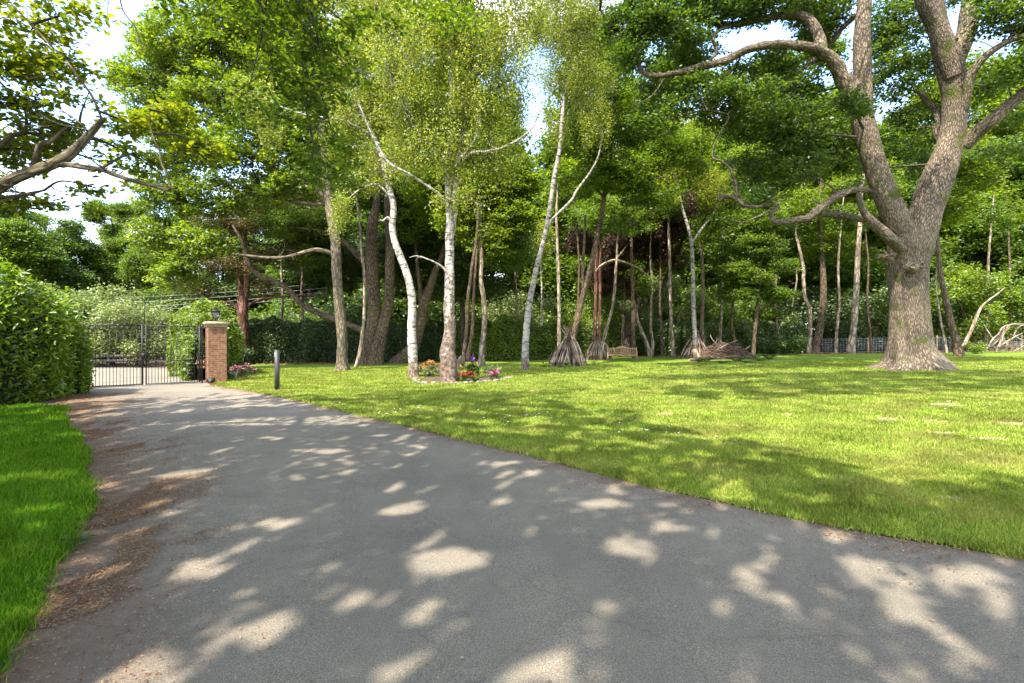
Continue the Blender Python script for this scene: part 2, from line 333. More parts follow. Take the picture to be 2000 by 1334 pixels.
def asphalt():
    m, t, o = newmat('asphalt'); b = N_(t, 'ShaderNodeBsdfPrincipled', Roughness=.85); b.inputs['Specular IOR Level'].default_value = .3
    tc = t.nodes.new('ShaderNodeTexCoord')
    def n(s, d=6.0, r=.6):
        q = N_(t, 'ShaderNodeTexNoise', Scale=s, Detail=d, Roughness=r); t.links.new(tc.outputs['Object'], q.inputs['Vector']); return q
    fine = n(150, 2.0); mid = n(38, 4.0, .7); big = n(.55, 5.0); blot = n(2.6, 6.0, .7)
    vo = N_(t, 'ShaderNodeTexVoronoi', Scale=95.0, Randomness=1.0); t.links.new(tc.outputs['Object'], vo.inputs['Vector'])
    r1 = ramp(t, [(.30, (.128, .111, .087)), (.5, (.240, .211, .165)), (.72, (.37, .33, .26))], fine.outputs['Fac'])
    st = ramp(t, [(0, (1.9, 1.85, 1.75)), (.10, (1, 1, 1)), (.55, (.78, .78, .78))], vo.outputs['Distance'])
    r2 = ramp(t, [(.32, (.80, .80, .81)), (.68, (1.17, 1.15, 1.12))], big.outputs['Fac'])
    r3 = ramp(t, [(.3, (.9, .9, .9)), (.7, (1.12, 1.10, 1.07))], blot.outputs['Fac'])
    last = r1.outputs[0]
    for q in (st, r2, r3):
        mm = t.nodes.new('ShaderNodeMix'); mm.data_type = 'RGBA'; mm.blend_type = 'MULTIPLY'; mm.inputs['Factor'].default_value = 1
        t.links.new(last, mm.inputs['A']); t.links.new(q.outputs[0], mm.inputs['B']); last = mm.outputs['Result']
    # hairline cracks and an old seam
    vc = N_(t, 'ShaderNodeTexVoronoi', feature='DISTANCE_TO_EDGE', Scale=.33); nd = n(1.3, 5.0, .7); mvx = t.nodes.new('ShaderNodeMix'); mvx.data_type = 'VECTOR'; mvx.inputs['Factor'].default_value = .30
    t.links.new(tc.outputs['Object'], mvx.inputs['A']); t.links.new(nd.outputs['Color'], mvx.inputs['B']); t.links.new(mvx.outputs['Result'], vc.inputs['Vector'])
    rc = ramp(t, [(.0, (.5, .48, .45)), (.0012, (.7, .68, .65)), (.003, (1, 1, 1))], vc.outputs['Distance']); mc = t.nodes.new('ShaderNodeMix'); mc.data_type = 'RGBA'; mc.blend_type = 'MULTIPLY'; mc.inputs['Factor'].default_value = .28
    t.links.new(last, mc.inputs['A']); t.links.new(rc.outputs[0], mc.inputs['B']); last = mc.outputs['Result']
    # sparse pale grit
    vg = N_(t, 'ShaderNodeTexVoronoi', Scale=17.0); t.links.new(tc.outputs['Object'], vg.inputs['Vector'])
    rg = ramp(t, [(.03, (1, 1, 1)), (.06, (0, 0, 0))], vg.outputs['Distance'])
    mg = t.nodes.new('ShaderNodeMix'); mg.data_type = 'RGBA'; mg.inputs['B'].default_value = (.30, .28, .24, 1)
    t.links.new(rg.outputs[0], mg.inputs['Factor']); t.links.new(last, mg.inputs['A']); last = mg.outputs['Result']
    # brown silt by both edges, held in the mesh attribute "edge"
    at = t.nodes.new('ShaderNodeAttribute'); at.attribute_name = 'edge'
    ns = n(4.5, 7.0, .75); mu = t.nodes.new('ShaderNodeMath'); mu.operation = 'MULTIPLY'; t.links.new(at.outputs['Fac'], mu.inputs[0]); t.links.new(ns.outputs['Fac'], mu.inputs[1])
    rs = ramp(t, [(.12, (0, 0, 0)), (.5, (.8, .8, .8))], mu.outputs[0])
    ms = t.nodes.new('ShaderNodeMix'); ms.data_type = 'RGBA'; ms.inputs['B'].default_value = (.16, .105, .07, 1)
    t.links.new(rs.outputs[0], ms.inputs['Factor']); t.links.new(last, ms.inputs['A']); last = ms.outputs['Result']
    t.links.new(last, b.inputs['Base Color'])
    bp = N_(t, 'ShaderNodeBump', Strength=.7, Distance=.008); 
    ad = t.nodes.new('ShaderNodeMath'); ad.operation = 'ADD'; t.links.new(fine.outputs['Fac'], ad.inputs[0]); t.links.new(mid.outputs['Fac'], ad.inputs[1])
    t.links.new(ad.outputs[0], bp.inputs['Height']); t.links.new(bp.outputs[0], b.inputs['Normal'])
    t.links.new(b.outputs[0], o.inputs[0]); return m
M['asphalt'] = asphalt()

def fnoise(x, y, s, seed):
    g = np.random.default_rng(seed); r = 0
    for k in range(6):
        a = g.uniform(0, 6.28); f = s * g.uniform(.6, 2.2); r = r + np.sin(f * (x * np.cos(a) + y * np.sin(a)) + g.uniform(0, 6.28))
    return r / 6
# base ground: fine in the middle, wide skirts to the horizon
c = np.concatenate([[-900, -500, -250, -120, -70], np.arange(-50, 71, 1.0), [90, 130, 250, 500, 900]])
cy = np.concatenate([[-700, -300, -120, -60], np.arange(-30, 81, 1.0), [100, 140, 250, 500, 900, 1500]])
gx, gy = np.meshgrid(c, cy, indexing='ij'); V = np.stack([gx, gy, gz(gx, gy)], -1)
i, j = np.meshgrid(np.arange(len(c) - 1), np.arange(len(cy) - 1), indexing='ij'); i = i.ravel(); j = j.ravel(); w = len(cy)
mb = MB(); mb.add(V.reshape(-1, 3), np.stack([i * w + j, (i + 1) * w + j, (i + 1) * w + j + 1, i * w + j + 1], 1)); tag(mb.obj('ground', M['soil'], smooth=True), kind='structure')

RE = [(15, -12), (13, -3), (8.5, .3), (5, 2.3), (3.5, 3.5), (2.53, 4.21), (1.14, 5.68), (0, 7.1), (-1.85, 9.2), (-5.3, 13.1), (-8.3, 16.2), (-10.6, 18.3)]
LE = [(-2.6, -12), (-2.3, -6), (-2.2, -2), (-2.2, .8), (-2.45, 2.3), (-2.96, 3.2), (-3.5, 4.05), (-4.4, 5.3), (-6.1, 7.3), (-8.6, 9.9), (-11.1, 12.7), (-13.4, 15.7)]
REs = smooth_path([(x, y, 0) for x, y in RE], 8)[:, :2]; LEs = smooth_path([(x, y, 0) for x, y in LE], 8)[:, :2]
road = sheet('road', LE, RE, 40, .012, M['asphalt'], 8)
me = road.data; nv = len(me.vertices); at = me.attributes.new('edge', 'FLOAT', 'POINT')
uu = np.tile(np.linspace(0, 1, 41), nv // 41); vv = np.repeat(np.linspace(0, 1, nv // 41), 41)
e = np.clip(1 - uu / .2, 0, 1) * 1.2 + np.clip(1 - (1 - uu) / .10, 0, 1) * .8 + np.clip((vv - .86) / .14, 0, 1) * .35
at.data.foreach_set('value', e.astype(np.float32))
# drive beyond the gate
sheet('driveway', [(-13.4, 15.75), (-15.5, 17.7), (-19, 20), (-25, 22), (-33, 23)], [(-10.7, 18.4), (-13.2, 21.5), (-16.0, 26), (-20, 30.5), (-33, 32.5)], 10, .008, M['asphalt'], 4)
# lawn: from the right edge of the road out to the wood
far = [base(px, py)[:2] for px, py in ((1500, 693), (1350, 699), (1230, 697), (1100, 697), (1000, 699), (850, 703), (750, 711), (620, 712), (480, 714), (420, 737))]
OUT = [(60, -12), (60, 8), (60, 22)] + [base(2300, 684)[:2], base(2000, 686)[:2], base(1750, 690)[:2], base(1600, 692)[:2]] + far
OUT = smooth_path([(x, y, 0) for x, y in OUT], 8)[:, :2]
def resample(p, n):
    L = np.concatenate([[0], np.cumsum(np.linalg.norm(np.diff(p, axis=0), axis=1))]); t = np.linspace(0, L[-1], n)
    return np.stack([np.interp(t, L, p[:, 0]), np.interp(t, L, p[:, 1])], 1)
LA = resample(REs[4:], 90); LB = resample(OUT, 90)
LB[1:-1] += np.stack([np.sin(np.arange(88) * 1.9) * .15, np.sin(np.arange(88) * 2.7) * .3], 1)
LA[2:-2] += (.05 * fnoise(LA[2:-2, 0], LA[2:-2, 1], 4, 91))[:, None]
sheet('lawn', LA, LB, 60, .019, M['lawn'], 1)
# left verge
hl = [(-16, -12), (-12, -4), (-12, 3), (-13, 8), (-15, 11.8), (-14.6, 12.9)]
VB = resample(smooth_path([(x, y, 0) for x, y in hl], 6)[:, :2], 60)
VA0 = LEs[LEs[:, 1] < 12.6]; VA = resample(VA0, 60)
sheet('verge', VB, VA, 20, .02, M['verge'], 1)

from mathutils.geometry import tessellate_polygon
def inpoly(x, y, poly):
    r = np.zeros(len(x), bool); n = len(poly)
    for k in range(n):
        x1, y1 = poly[k]; x2, y2 = poly[(k + 1) % n]
        c_ = ((y1 > y) != (y2 > y)) & (x < (x2 - x1) * (y - y1) / (y2 - y1 + 1e-12) + x1); r ^= c_
    return r
LAWN = np.vstack([LA, LB[::-1]]); VERGE = np.vstack([VA, VB[::-1]]); ROADP = np.vstack([LEs, REs[::-1]])

# worn bare patches in the lawn
patches = [(1740, 823, 42, 5), (1825, 825, 26, 4), (1980, 831, 40, 4), (1850, 849, 34, 4), (1940, 860, 42, 4), (1852, 793, 26, 4), (1872, 893, 22, 4), (1858, 977, 26, 5), (1660, 946, 14, 4), (1300, 811, 20, 3), (1540, 812, 18, 3)]
PW = []
for k, (px, py, a, b) in enumerate(patches):
    x, y, z = base(px, py); rx = a / 1000 * y; ry = b * y / (py - 667) ; PW.append((x, y, rx, ry))
    g = np.random.default_rng(k); th = np.linspace(0, 2 * np.pi, 24, endpoint=False)
    rr = 1 + .22 * np.sin(3 * th + g.uniform(0, 6)) + .13 * np.sin(7 * th + g.uniform(0, 6)) + .08 * g.normal(size=24)
    X = x + rx * rr * np.cos(th); Yv = y + ry * rr * np.sin(th)
    V = np.vstack([np.stack([X, Yv, gz(X, Yv) + .025], 1), [x, y, gzf(x, y) + .027]])
    mb = MB(); mb.add(V, [(24, q, (q + 1) % 24) for q in range(24)]); tag(mb.obj('bare_soil', M['bare']), kind='structure')

# grass blades: one mass nobody could count
M['blade'] = leafmat('grass_blade', [(.10, .17, .022), (.18, .26, .034), (.28, .34, .05), (.40, .40, .12)], trans=.38, tcol=(1.2, 1.2, .6), gloss=.0, patch=.38)
M['bladev'] = leafmat('verge_blade', [(.03, .10, .006), (.06, .18, .008), (.12, .25, .014), (.22, .28, .04)], trans=.38, tcol=(1.2, 1.3, .5), gloss=.0, patch=.2)
def patchy(m, sc, dry, amt):
    t = m.node_tree; hv = [n for n in t.nodes if n.type == 'HUE_SAT'][0]; src = hv.inputs['Color'].links[0].from_socket
    tc = t.nodes.new('ShaderNodeTexCoord'); nz = N_(t, 'ShaderNodeTexNoise', Scale=sc, Detail=6.0, Roughness=.7); t.links.new(tc.outputs['Object'], nz.inputs['Vector'])
    r = ramp(t, [(.48, (0, 0, 0)), (.66, (amt, amt, amt))], nz.outputs['Fac']); mi = t.nodes.new('ShaderNodeMix'); mi.data_type = 'RGBA'; mi.inputs['B'].default_value = (*dry, 1)
    t.links.new(r.outputs[0], mi.inputs['Factor']); t.links.new(src, mi.inputs['A']); t.links.new(mi.outputs['Result'], hv.inputs['Color'])
    [n for n in t.nodes if n.type == 'TEX_NOISE'][0].inputs['Scale'].default_value = 1.4; [n for n in t.nodes if n.type == 'TEX_NOISE'][0].inputs['Detail'].default_value = 5
patchy(M['blade'], .9, (.38, .33, .11), .55); patchy(M['bladev'], 1.2, (.14, .17, .03), .25)
def blades(name, poly, n, ymax, hmin, hmax, mat, label, xl, ylim=(1.2, 0)):
    g = rng; u = g.uniform(0, 1, n); Y = 1.6 * (ymax / 1.6) ** u
    px = np.where(g.uniform(0, 1, n) < .78, g.uniform(xl[0], xl[1], n), g.uniform(xl[2], xl[3], n)); X = (px - 1000) / 1000 * Y
    ok = inpoly(X, Y, poly); X, Y = X[ok], Y[ok]
    keep = np.ones(len(X), bool)
    for x, y, a, b in PW: keep &= (((X - x) / a) ** 2 + ((Y - y) / b) ** 2 + .35 * np.sin(X * 9) * np.sin(Y * 7) > .9) | (g.uniform(0, 1, len(X)) < .1)
    X, Y = X[keep], Y[keep]; n = len(X)
    X = X + g.normal(0, .045, n) + .12 * fnoise(X, Y, 4, 21); Y = Y + g.normal(0, .035, n)
    sc = np.clip(Y / 3.2, 1, 9)
    tuft = .5 + .5 * np.sin(X * 2.3 + 1.7 * np.sin(Y * 1.9)) * np.sin(Y * 2.9 + np.sin(X * 3.1))
    h = (hmin + (hmax - hmin) * g.uniform(0, 1, n) ** 1.6 * (.5 + tuft)) * (.9 + .1 * sc)
    w = .0035 * sc * g.uniform(.7, 1.4, n); th = g.uniform(0, 6.28, n); ln = h * g.uniform(.1, .9, n); ta = g.uniform(0, 6.28, n)
    Z = gz(X, Y) + .022
    dx, dy = np.cos(th) * w, np.sin(th) * w
    v = np.stack([np.stack([X - dx, Y - dy, Z], 1), np.stack([X + dx, Y + dy, Z], 1), np.stack([X + ln * np.cos(ta), Y + ln * np.sin(ta), Z + h], 1)], 1).reshape(-1, 3)
    mb = MB(); mb.add(v, np.arange(n * 3).reshape(-1, 3)); o = mb.obj(name, mat); tag(o, label, 'grass', kind='stuff'); return o
blades('lawn_grass', LAWN, 1900000, 30, .018, .05, M['blade'], 'short mown bright green grass of the lawn', (150, 2200, 2200, 4200))
blades('verge_grass', VERGE, 520000, 14, .03, .09, M['bladev'], 'darker soft grass of the verge beside the drive', (-300, 420, -2200, -300))

# ragged grass tips and litter over the road edges; brown husks swept along the left side
M['husk'] = leafmat('dry_husk', [(.11, .05, .022), (.20, .095, .042), (.29, .15, .07), (.45, .32, .18)], trans=.1, gloss=.04, patch=.2)
def litter(name, n, fn, size, label, mats=None, wide=.35):
    x, y = fn(n); z = gz(x, y) + .018 + rng.uniform(0, .008, len(x))
    mb = MB(); leaves_at(mb, np.stack([x, y, z], 1), size, up=3.0, wide=wide); o = mb.obj(name, mats or M['husk']); tag(o, label, 'leaf litter', kind='stuff')
def husks(n):
    t = rng.uniform(0, 1, n) ** .8; L = resample(LEs[LEs[:, 1] > 1.2], 200); k = (t * 198).astype(int); fr = t * 198 - k
    p = L[k] * (1 - fr[:, None]) + L[k + 1] * fr[:, None]
    d = np.abs(rng.normal(0, 1, n)) * .55 - .12; x = p[:, 0] + d * (.8 + p[:, 1] * .085); y = p[:, 1] + d * .3
    keep = (fnoise(x * 1.3, y * .8, 2.4, 3) + fnoise(x, y, 7, 4) * .5 > .10 + d * .22) | (rng.uniform(0, 1, n) < .2)
    return x[keep], y[keep]
litter('leaf_litter', 260000, husks, .019, 'brown dry husks swept along the edge of the drive', wide=.4)
def rhusks(n):
    L = resample(REs[5:], 200); k = rng.integers(0, 198, n); fr = rng.uniform(0, 1, n)
    p = L[k] * (1 - fr[:, None]) + L[k + 1] * fr[:, None]; d = np.abs(rng.normal(0, 1, n)) * .30 - .1
    x = p[:, 0] - d * .7; y = p[:, 1] - d * .7; keep = (fnoise(x, y, 3.2, 8) > .05) | (rng.uniform(0, 1, n) < .15)
    return x[keep], y[keep]
litter('edge_litter', 22000, rhusks, .024, 'thin scatter of brown bits along the lawn edge of the drive', wide=.5)
def scat(n):
    y = rng.uniform(2, 12, n); x = rng.uniform(-9, 5, n); k = inpoly(x, y, ROADP); return x[k], y[k]
litter('scattered_litter', 5000, scat, .018, 'sparse dry specks lying across the open drive', wide=.6)
def wood(n):
    px = rng.uniform(380, 2050, n); Y = rng.uniform(24, 46, n); x = (px - 1000) / 1000 * Y
    k = ~inpoly(x, Y, LAWN); return x[k], Y[k]
litter('woodland_litter', 60000, wood, .16, 'reddish brown leaf litter between the lawn and the hedge', wide=.6)
M['daisy'] = plain('daisy_petal', (.8, .8, .78), .7, var=.05)
def daisies(n):
    cs = [base(728, 810), base(1010, 820), base(755, 808), base(1300, 850), base(1900, 800), base(690, 790)]
    k = rng.integers(0, len(cs), n); c_ = np.array(cs)[k]; x = c_[:, 0] + rng.normal(0, .5, n); y = c_[:, 1] + rng.normal(0, .5, n); q = inpoly(x, y, LAWN); return x[q], y[q]
x, y = daisies(90); mb = MB(); leaves_at(mb, np.stack([x, y, gz(x, y) + .075], 1), .035, up=4, wide=1.0); tag(mb.obj('daisy_flowers', M['daisy']), 'tiny white daisies dotted in the lawn grass', 'daisies', kind='stuff')
LD = 3.3                                     # leaf density of every crown
# ================================================================ TREES
def side_twigs(mb, q, off, g, n):
    """short forking side shoots along a limb"""
    for _ in range(int(n)):
        i = int(len(q) * g.uniform(.25, 1)) - 1; a = q[max(i, 0)]; j = min(i + 1, len(q) - 1); t = q[j][:3] - q[max(j - 2, 0)][:3]; t = t / (np.linalg.norm(t) + 1e-6)
        d = g.normal(size=3); d -= t * np.dot(d, t) * .6; d /= np.linalg.norm(d); d[2] = d[2] * .6 + .25; L = g.uniform(.25, 1.3) * min(1, .25 + a[3] * 9); r = min(a[3] * .4, .006 + .012 * L)
        m1 = a[:3] + d * L * .5 + g.normal(size=3) * .12 * L; e = a[:3] + d * L + g.normal(size=3) * .18 * L
        p = smooth_path([(*a[:3], r), (*m1, r * .65), (*e, r * .25)], 3); tube(mb, p[:, :3] - off, p[:, 3], 5)
        for s in (.45, .65, .85):
            b = p[int(s * (len(p) - 1))]; e2 = b[:3] + (d + g.normal(size=3) * .7) * L * .35; p2 = smooth_path([(*b[:3], b[3] * .7), (*((b[:3] + e2) / 2 + g.normal(size=3) * .05 * L), b[3] * .45), (*e2, .002)], 2); tube(mb, p2[:, :3] - off, p2[:, 3], 4)
def tree(name, label, cat, Y, stems, blobs, bark, leaf, lsize=.14, dens=450, per=90, crad=.75, flat=.55, twig='twig', group=None,
         limbs=(), world=False, lobe=(.12, 5, .5), seed=0, up=.7, hexa=False, k=12, twigs=True, lump=.05, wide=.62, origin=None, reach=26, deeps=1.0, ntw=1.6):
    g = np.random.default_rng(seed + 11); crad *= .74; per = int(per * .6)
    def pt(q):
        if world: return (q[0], q[3] if len(q) > 3 else 0, q[1])
        dy = q[3] if len(q) > 3 else 0
        p = P(q[0], q[1], Y); return (p[0], p[1] + dy, p[2]) if dy == 0 else P(q[0], q[1], Y + dy)
    def wd(q): return q[2] / 2 if world else q[2] / 2000 * (Y + (q[3] if len(q) > 3 else 0)) / math.sqrt(1 + ((q[0] - 1000) / 1000) ** 2)
    b0 = origin or pt(stems[0][0]); root_loc = (b0[0], b0[1], gzf(b0[0], b0[1]) if not world else 0)
    off = np.array(root_loc)
    root = thing(name, label, cat, root_loc, 0, group)
    skel = []
    mb = MB()
    for si, st in enumerate(stems):
        pts = [pt(q) for q in st]; rd = [wd(q) for q in st]
        if si == 0 or abs(pts[0][2] - (gzf(pts[0][0], pts[0][1]) if not world else 0)) < .35:
            zb = (gzf(pts[0][0], pts[0][1]) if not world else 0) - .25
            pts = [(pts[0][0], pts[0][1], zb)] + ([] if abs(pts[0][2] - zb) < .1 else [pts[0]]) + pts[1:]
            rd = [rd[0] * 1.08] + ([] if len(pts) == len(rd) else [rd[0]]) + rd[1:]
            lb = lobe
        else: lb = None
        q = smooth_path([(*a, b) for a, b in zip(pts, rd)], 6)
        ln = np.linalg.norm(np.diff(q[:, :3], axis=0), axis=1).sum(); n = int(max(len(q), min(90, ln / .16)))
        L = np.concatenate([[0], np.cumsum(np.linalg.norm(np.diff(q[:, :3], axis=0), axis=1))]); t = np.linspace(0, L[-1], n)
        q = np.stack([np.interp(t, L, q[:, c_]) for c_ in range(4)], 1)
        tube(mb, q[:, :3] - off, np.maximum(q[:, 3], .008), k, lump, seed + si, lobe=lb, cap=True)
        skel.append(q)
    mb.obj('trunk', M[bark] if isinstance(bark, str) else bark, root, smooth=True)
    for li, st in enumerate(limbs):
        mb = MB(); q =  smooth_path([(*pt(a), wd(a)) for a in st], 6)
        ln = np.linalg.norm(np.diff(q[:, :3], axis=0), axis=1).sum(); n = int(max(len(q), min(110, ln / .12)))
        L = np.concatenate([[0], np.cumsum(np.linalg.norm(np.diff(q[:, :3], axis=0), axis=1))]); t = np.linspace(0, L[-1], n)
        q = np.stack([np.interp(t, L, q[:, c_]) for c_ in range(4)], 1)
        tube(mb, q[:, :3] - off, np.maximum(q[:, 3], .008), max(8, k // 2 * 2 - 2), lump * 1.6, seed + 31 + li, cap=True); side_twigs(mb, q, off, g, ntw * ln); mb.obj('limb', M[bark] if isinstance(bark, str) else bark, root, smooth=True); skel.append(q)
    if blobs:
        SK = np.concatenate(skel)[:, :4]; mb = MB(); cens = []; rads = []; nl = 0
        for b in blobs:
            c_ = np.array(pt((b[0], b[1], 0, b[4] if len(b) > 4 else 0))); d = c_[1] if not world else 1000
            rx, rz = b[2] * d / 1000, b[3] * d / 1000; ry = (b[6] if len(b) > 6 else (rx + rz) / 2 * deeps); wt = b[5] if len(b) > 5 else 1.0
            nb = int(dens * LD * math.pi * rx * rz * wt); m = max(2, nb // per); nl += nb
            v = g.normal(size=(m, 3)); v /= np.linalg.norm(v, axis=1)[:, None]; v *= (g.uniform(0, 1, m) ** .42)[:, None]
            cc = c_ + v * [rx, ry, rz]; cc[:, 2] = np.maximum(cc[:, 2], gz(cc[:, 0], cc[:, 1]) + .3 if not world else .3)
            cens.append(cc); rads.append(crad * g.uniform(.55, 1.35, m))
            if len(b) > 4 and not world and abs(b[4]) > 3.5:
                dd_ = np.linalg.norm(SK[:, :3] - c_, axis=1) + np.maximum(0, c_[2] + 3 - SK[:, 2]) * 3; force = SK[dd_.argmin()]
            else: force = None
            if twigs:
                dd = np.linalg.norm(SK[:, :3] - c_, axis=1) + np.maximum(0, SK[:, 2] - c_[2] + rz * .3) * 1.5
                s = SK[dd.argmin()] if force is None else force; s3 = s[:3]
                ln = np.linalg.norm(c_ - s3)
                mid = (s3 * .55 + c_ * .45) + np.array([g.normal() * .1 * ln, g.normal() * .1 * ln, .06 * ln + g.normal() * .06 * ln])
                r0 = min(max(s[3] * .55, .02), .012 * ln + .025) if force is None else .05
                lp = smooth_path([(*s3, r0), (*mid, r0 * .7), (*c_, r0 * .35), (*(c_ + (c_ - mid) * .4), .01)], 5)
                tube(mb, lp[:, :3] - off, lp[:, 3], 5, .05, seed, m=1)
                sel = cc[g.permutation(m)[:reach]]
                for e in sel:
                    i_ = (np.linalg.norm(lp[:, :3] - e, axis=1) + np.maximum(0, lp[:, 2] - e[2])).argmin(); a = lp[i_]
                    l2 = np.linalg.norm(e - a[:3]); md = (a[:3] + e) / 2 + g.normal(size=3) * .12 * l2; r1 = min(a[3] * .7, .004 * l2 + .010)
                    end = e + (e - md) * .5
                    tq = smooth_path([(*a[:3], r1), (*md, r1 * .75), (*e, r1 * .45), (*end, .004)], 3); tube(mb, tq[:, :3] - off, tq[:, 3], 4, m=1)
        C = np.concatenate(cens); Rd = np.concatenate(rads)
        leafcloud(mb, C - off, Rd, nl, lsize, up=up, flat=flat, hexa=hexa, g=g, wide=wide)
        mb.obj('crown', [M[leaf] if isinstance(leaf, str) else leaf, M[twig]], root)
    return root

def gb(px, py): return base(px, py)[1]

# ---- the old oak on the right ---------------------------------------------
YO = gb(1782, 722)
oak_stems = [
    [(1782, 724, 196), (1782, 714, 162), (1781, 702, 130), (1778, 684, 103), (1777, 660, 90), (1776, 615, 81), (1775, 570, 80), (1773, 525, 84), (1775, 500, 89), (1780, 478, 97), (1788, 455, 84)],
    [(1780, 500, 56), (1795, 455, 74), (1816, 390, 71), (1838, 330, 67), (1856, 280, 59), (1864, 235, 54), (1864, 180, 56), (1852, 120, 58), (1835, 60, 45), (1822, 0, 40), (1810, -80, 34), (1800, -200, 26), (1790, -330, 14)],
    [(1862, 130, 40, .1), (1885, 70, 42, .2), (1897, 0, 40, .3), (1915, -90, 30, .6), (1930, -220, 20, 1), (1945, -330, 10, 1)],
    [(1860, 150, 40, -.2), (1832, 60, 40, -.4), (1806, 10, 34, -.7), (1790, -60, 26, -1.2), (1765, -180, 16, -2), (1750, -260, 8, -2.5)],
    [(1778, 480, 52), (1752, 430, 56), (1728, 375, 52), (1706, 315, 47), (1692, 262, 49), (1680, 215, 46), (1668, 180, 40), (1648, 150, 30)],
    [(1688, 240, 40), (1686, 180, 38), (1684, 120, 38), (1684, 60, 34), (1688, 0, 30), (1692, -90, 24), (1690, -200, 14), (1680, -290, 7)],
]
oak_limbs = [
    [(1668, 205, 38), (1648, 160, 36, -.2), (1628, 122, 33, -.4), (1597, 98, 26, -.6), (1550, 88, 22, -.8), (1505, 88, 20, -1), (1460, 97, 19, -1), (1415, 119, 18, -1), (1370, 130, 16, -1.1), (1325, 142, 14, -1.2), (1280, 148, 12, -1.2), (1253, 139, 11, -1.2), (1245, 112, 9, -1.2), (1246, 70, 7, -1.2), (1222, 65, 6, -1.2), (1203, 66, 6, -1.2), (1190, 55, 5, -1.2), (1198, 42, 4, -1.2), (1180, 30, 4, -1.2), (1172, 20, 3, -1.2)],
    [(1606, 112, 22, -.4), (1604, 90, 26, .1), (1592, 54, 26, .3), (1568, 33, 22, .4), (1532, 30, 18, .5), (1482, 38, 16, .5), (1440, 47, 14, .4), (1400, 46, 12, .4), (1370, 37, 10, .4), (1345, 44, 7, .4), (1325, 70, 5, .4), (1312, 100, 4, .4)],
    [(1672, 30, 14, 1), (1645, 55, 13, 1.3), (1617, 92, 12, 1.6), (1585, 120, 12, 1.8), (1550, 146, 11, 2), (1520, 152, 9, 2), (1496, 156, 8, 2), (1494, 130, 5, 2), (1500, 110, 3, 2)],
    [(1882, 285, 40, -.2), (1905, 262, 38, -.5), (1935, 238, 36, -1), (1965, 211, 35, -1.3), (2000, 182, 32, -1.6), (2060, 130, 28, -2), (2130, 80, 20, -2.4), (2200, 10, 12, -2.6)],
    [(1880, 215, 26, -.3), (1886, 185, 26, -.5), (1900, 140, 24, -.8), (1930, 106, 20, -1.2), (1966, 82, 18, -1.5), (2000, 70, 16, -1.8), (2060, 55, 12, -2), (2130, 10, 8, -2)],
    [(1760, 486, 30, -.6), (1738, 465, 30, -.9), (1712, 442, 26, -1.1), (1690, 418, 19, -1.2), (1679, 392, 15, -1.2), (1678, 376, 13, -1.2)],
    [(1703, 374, 8, -1.2), (1690, 371, 15, -1.2), (1672, 371, 16, -1.2), (1650, 376, 17, -1.2), (1620, 393, 18, -1.3), (1596, 411, 19, -1.4), (1575, 428, 20, -1.4), (1560, 428, 16, -1.5), (1535, 434, 15, -1.5), (1512, 432, 13, -1.5), (1507, 415, 11, -1.5), (1520, 405, 10, -1.5), (1503, 400, 9, -1.5), (1480, 404, 8, -1.5), (1455, 402, 9, -1.5), (1436, 388, 10, -1.5), (1415, 384, 12, -1.5), (1402, 392, 9, -1.5)],
    [(1440, 392, 8, -1.5), (1436, 360, 8, -1.5), (1426, 330, 6, -1.5), (1408, 314, 5, -1.5), (1392, 308, 4, -1.5), (1396, 280, 3, -1.5), (1412, 250, 3, -1.5), (1424, 226, 2.4, -1.5), (1400, 218, 2, -1.5), (1372, 214, 1.5, -1.5)],
    [(1504, 412, 5, -1.5), (1478, 424, 4, -1.5), (1450, 434, 3, -1.5), (1425, 429, 2, -1.5)],
    [(1740, 430, 18, .5), (1680, 427, 18, .2), (1640, 420, 17, -.5), (1600, 415, 16, -1.2)],
    [(1745, 512, 34, .1), (1733, 504, 24, .1), (1723, 502, 20, .1), (1716, 500, 17, .1)],
    [(1850, 262, 22, .4), (1835, 240, 18, .6), (1828, 215, 17, .8), (1812, 200, 14, .9), (1800, 184, 12, .9), (1788, 178, 9, .9)],
    [(1848, 300, 8, .6), (1830, 270, 18, .6), (1826, 245, 16, .6)],
    [(1380, 126, 5, -1.1), (1400, 100, 7, -1.1), (1392, 76, 9, -1.1), (1404, 60, 7, -.6), (1425, 52, 6, 0)],
    [(1300, 146, 5, -1.2), (1290, 165, 4, -1.2), (1270, 190, 3, -1.2), (1240, 205, 2, -1.2)],
]
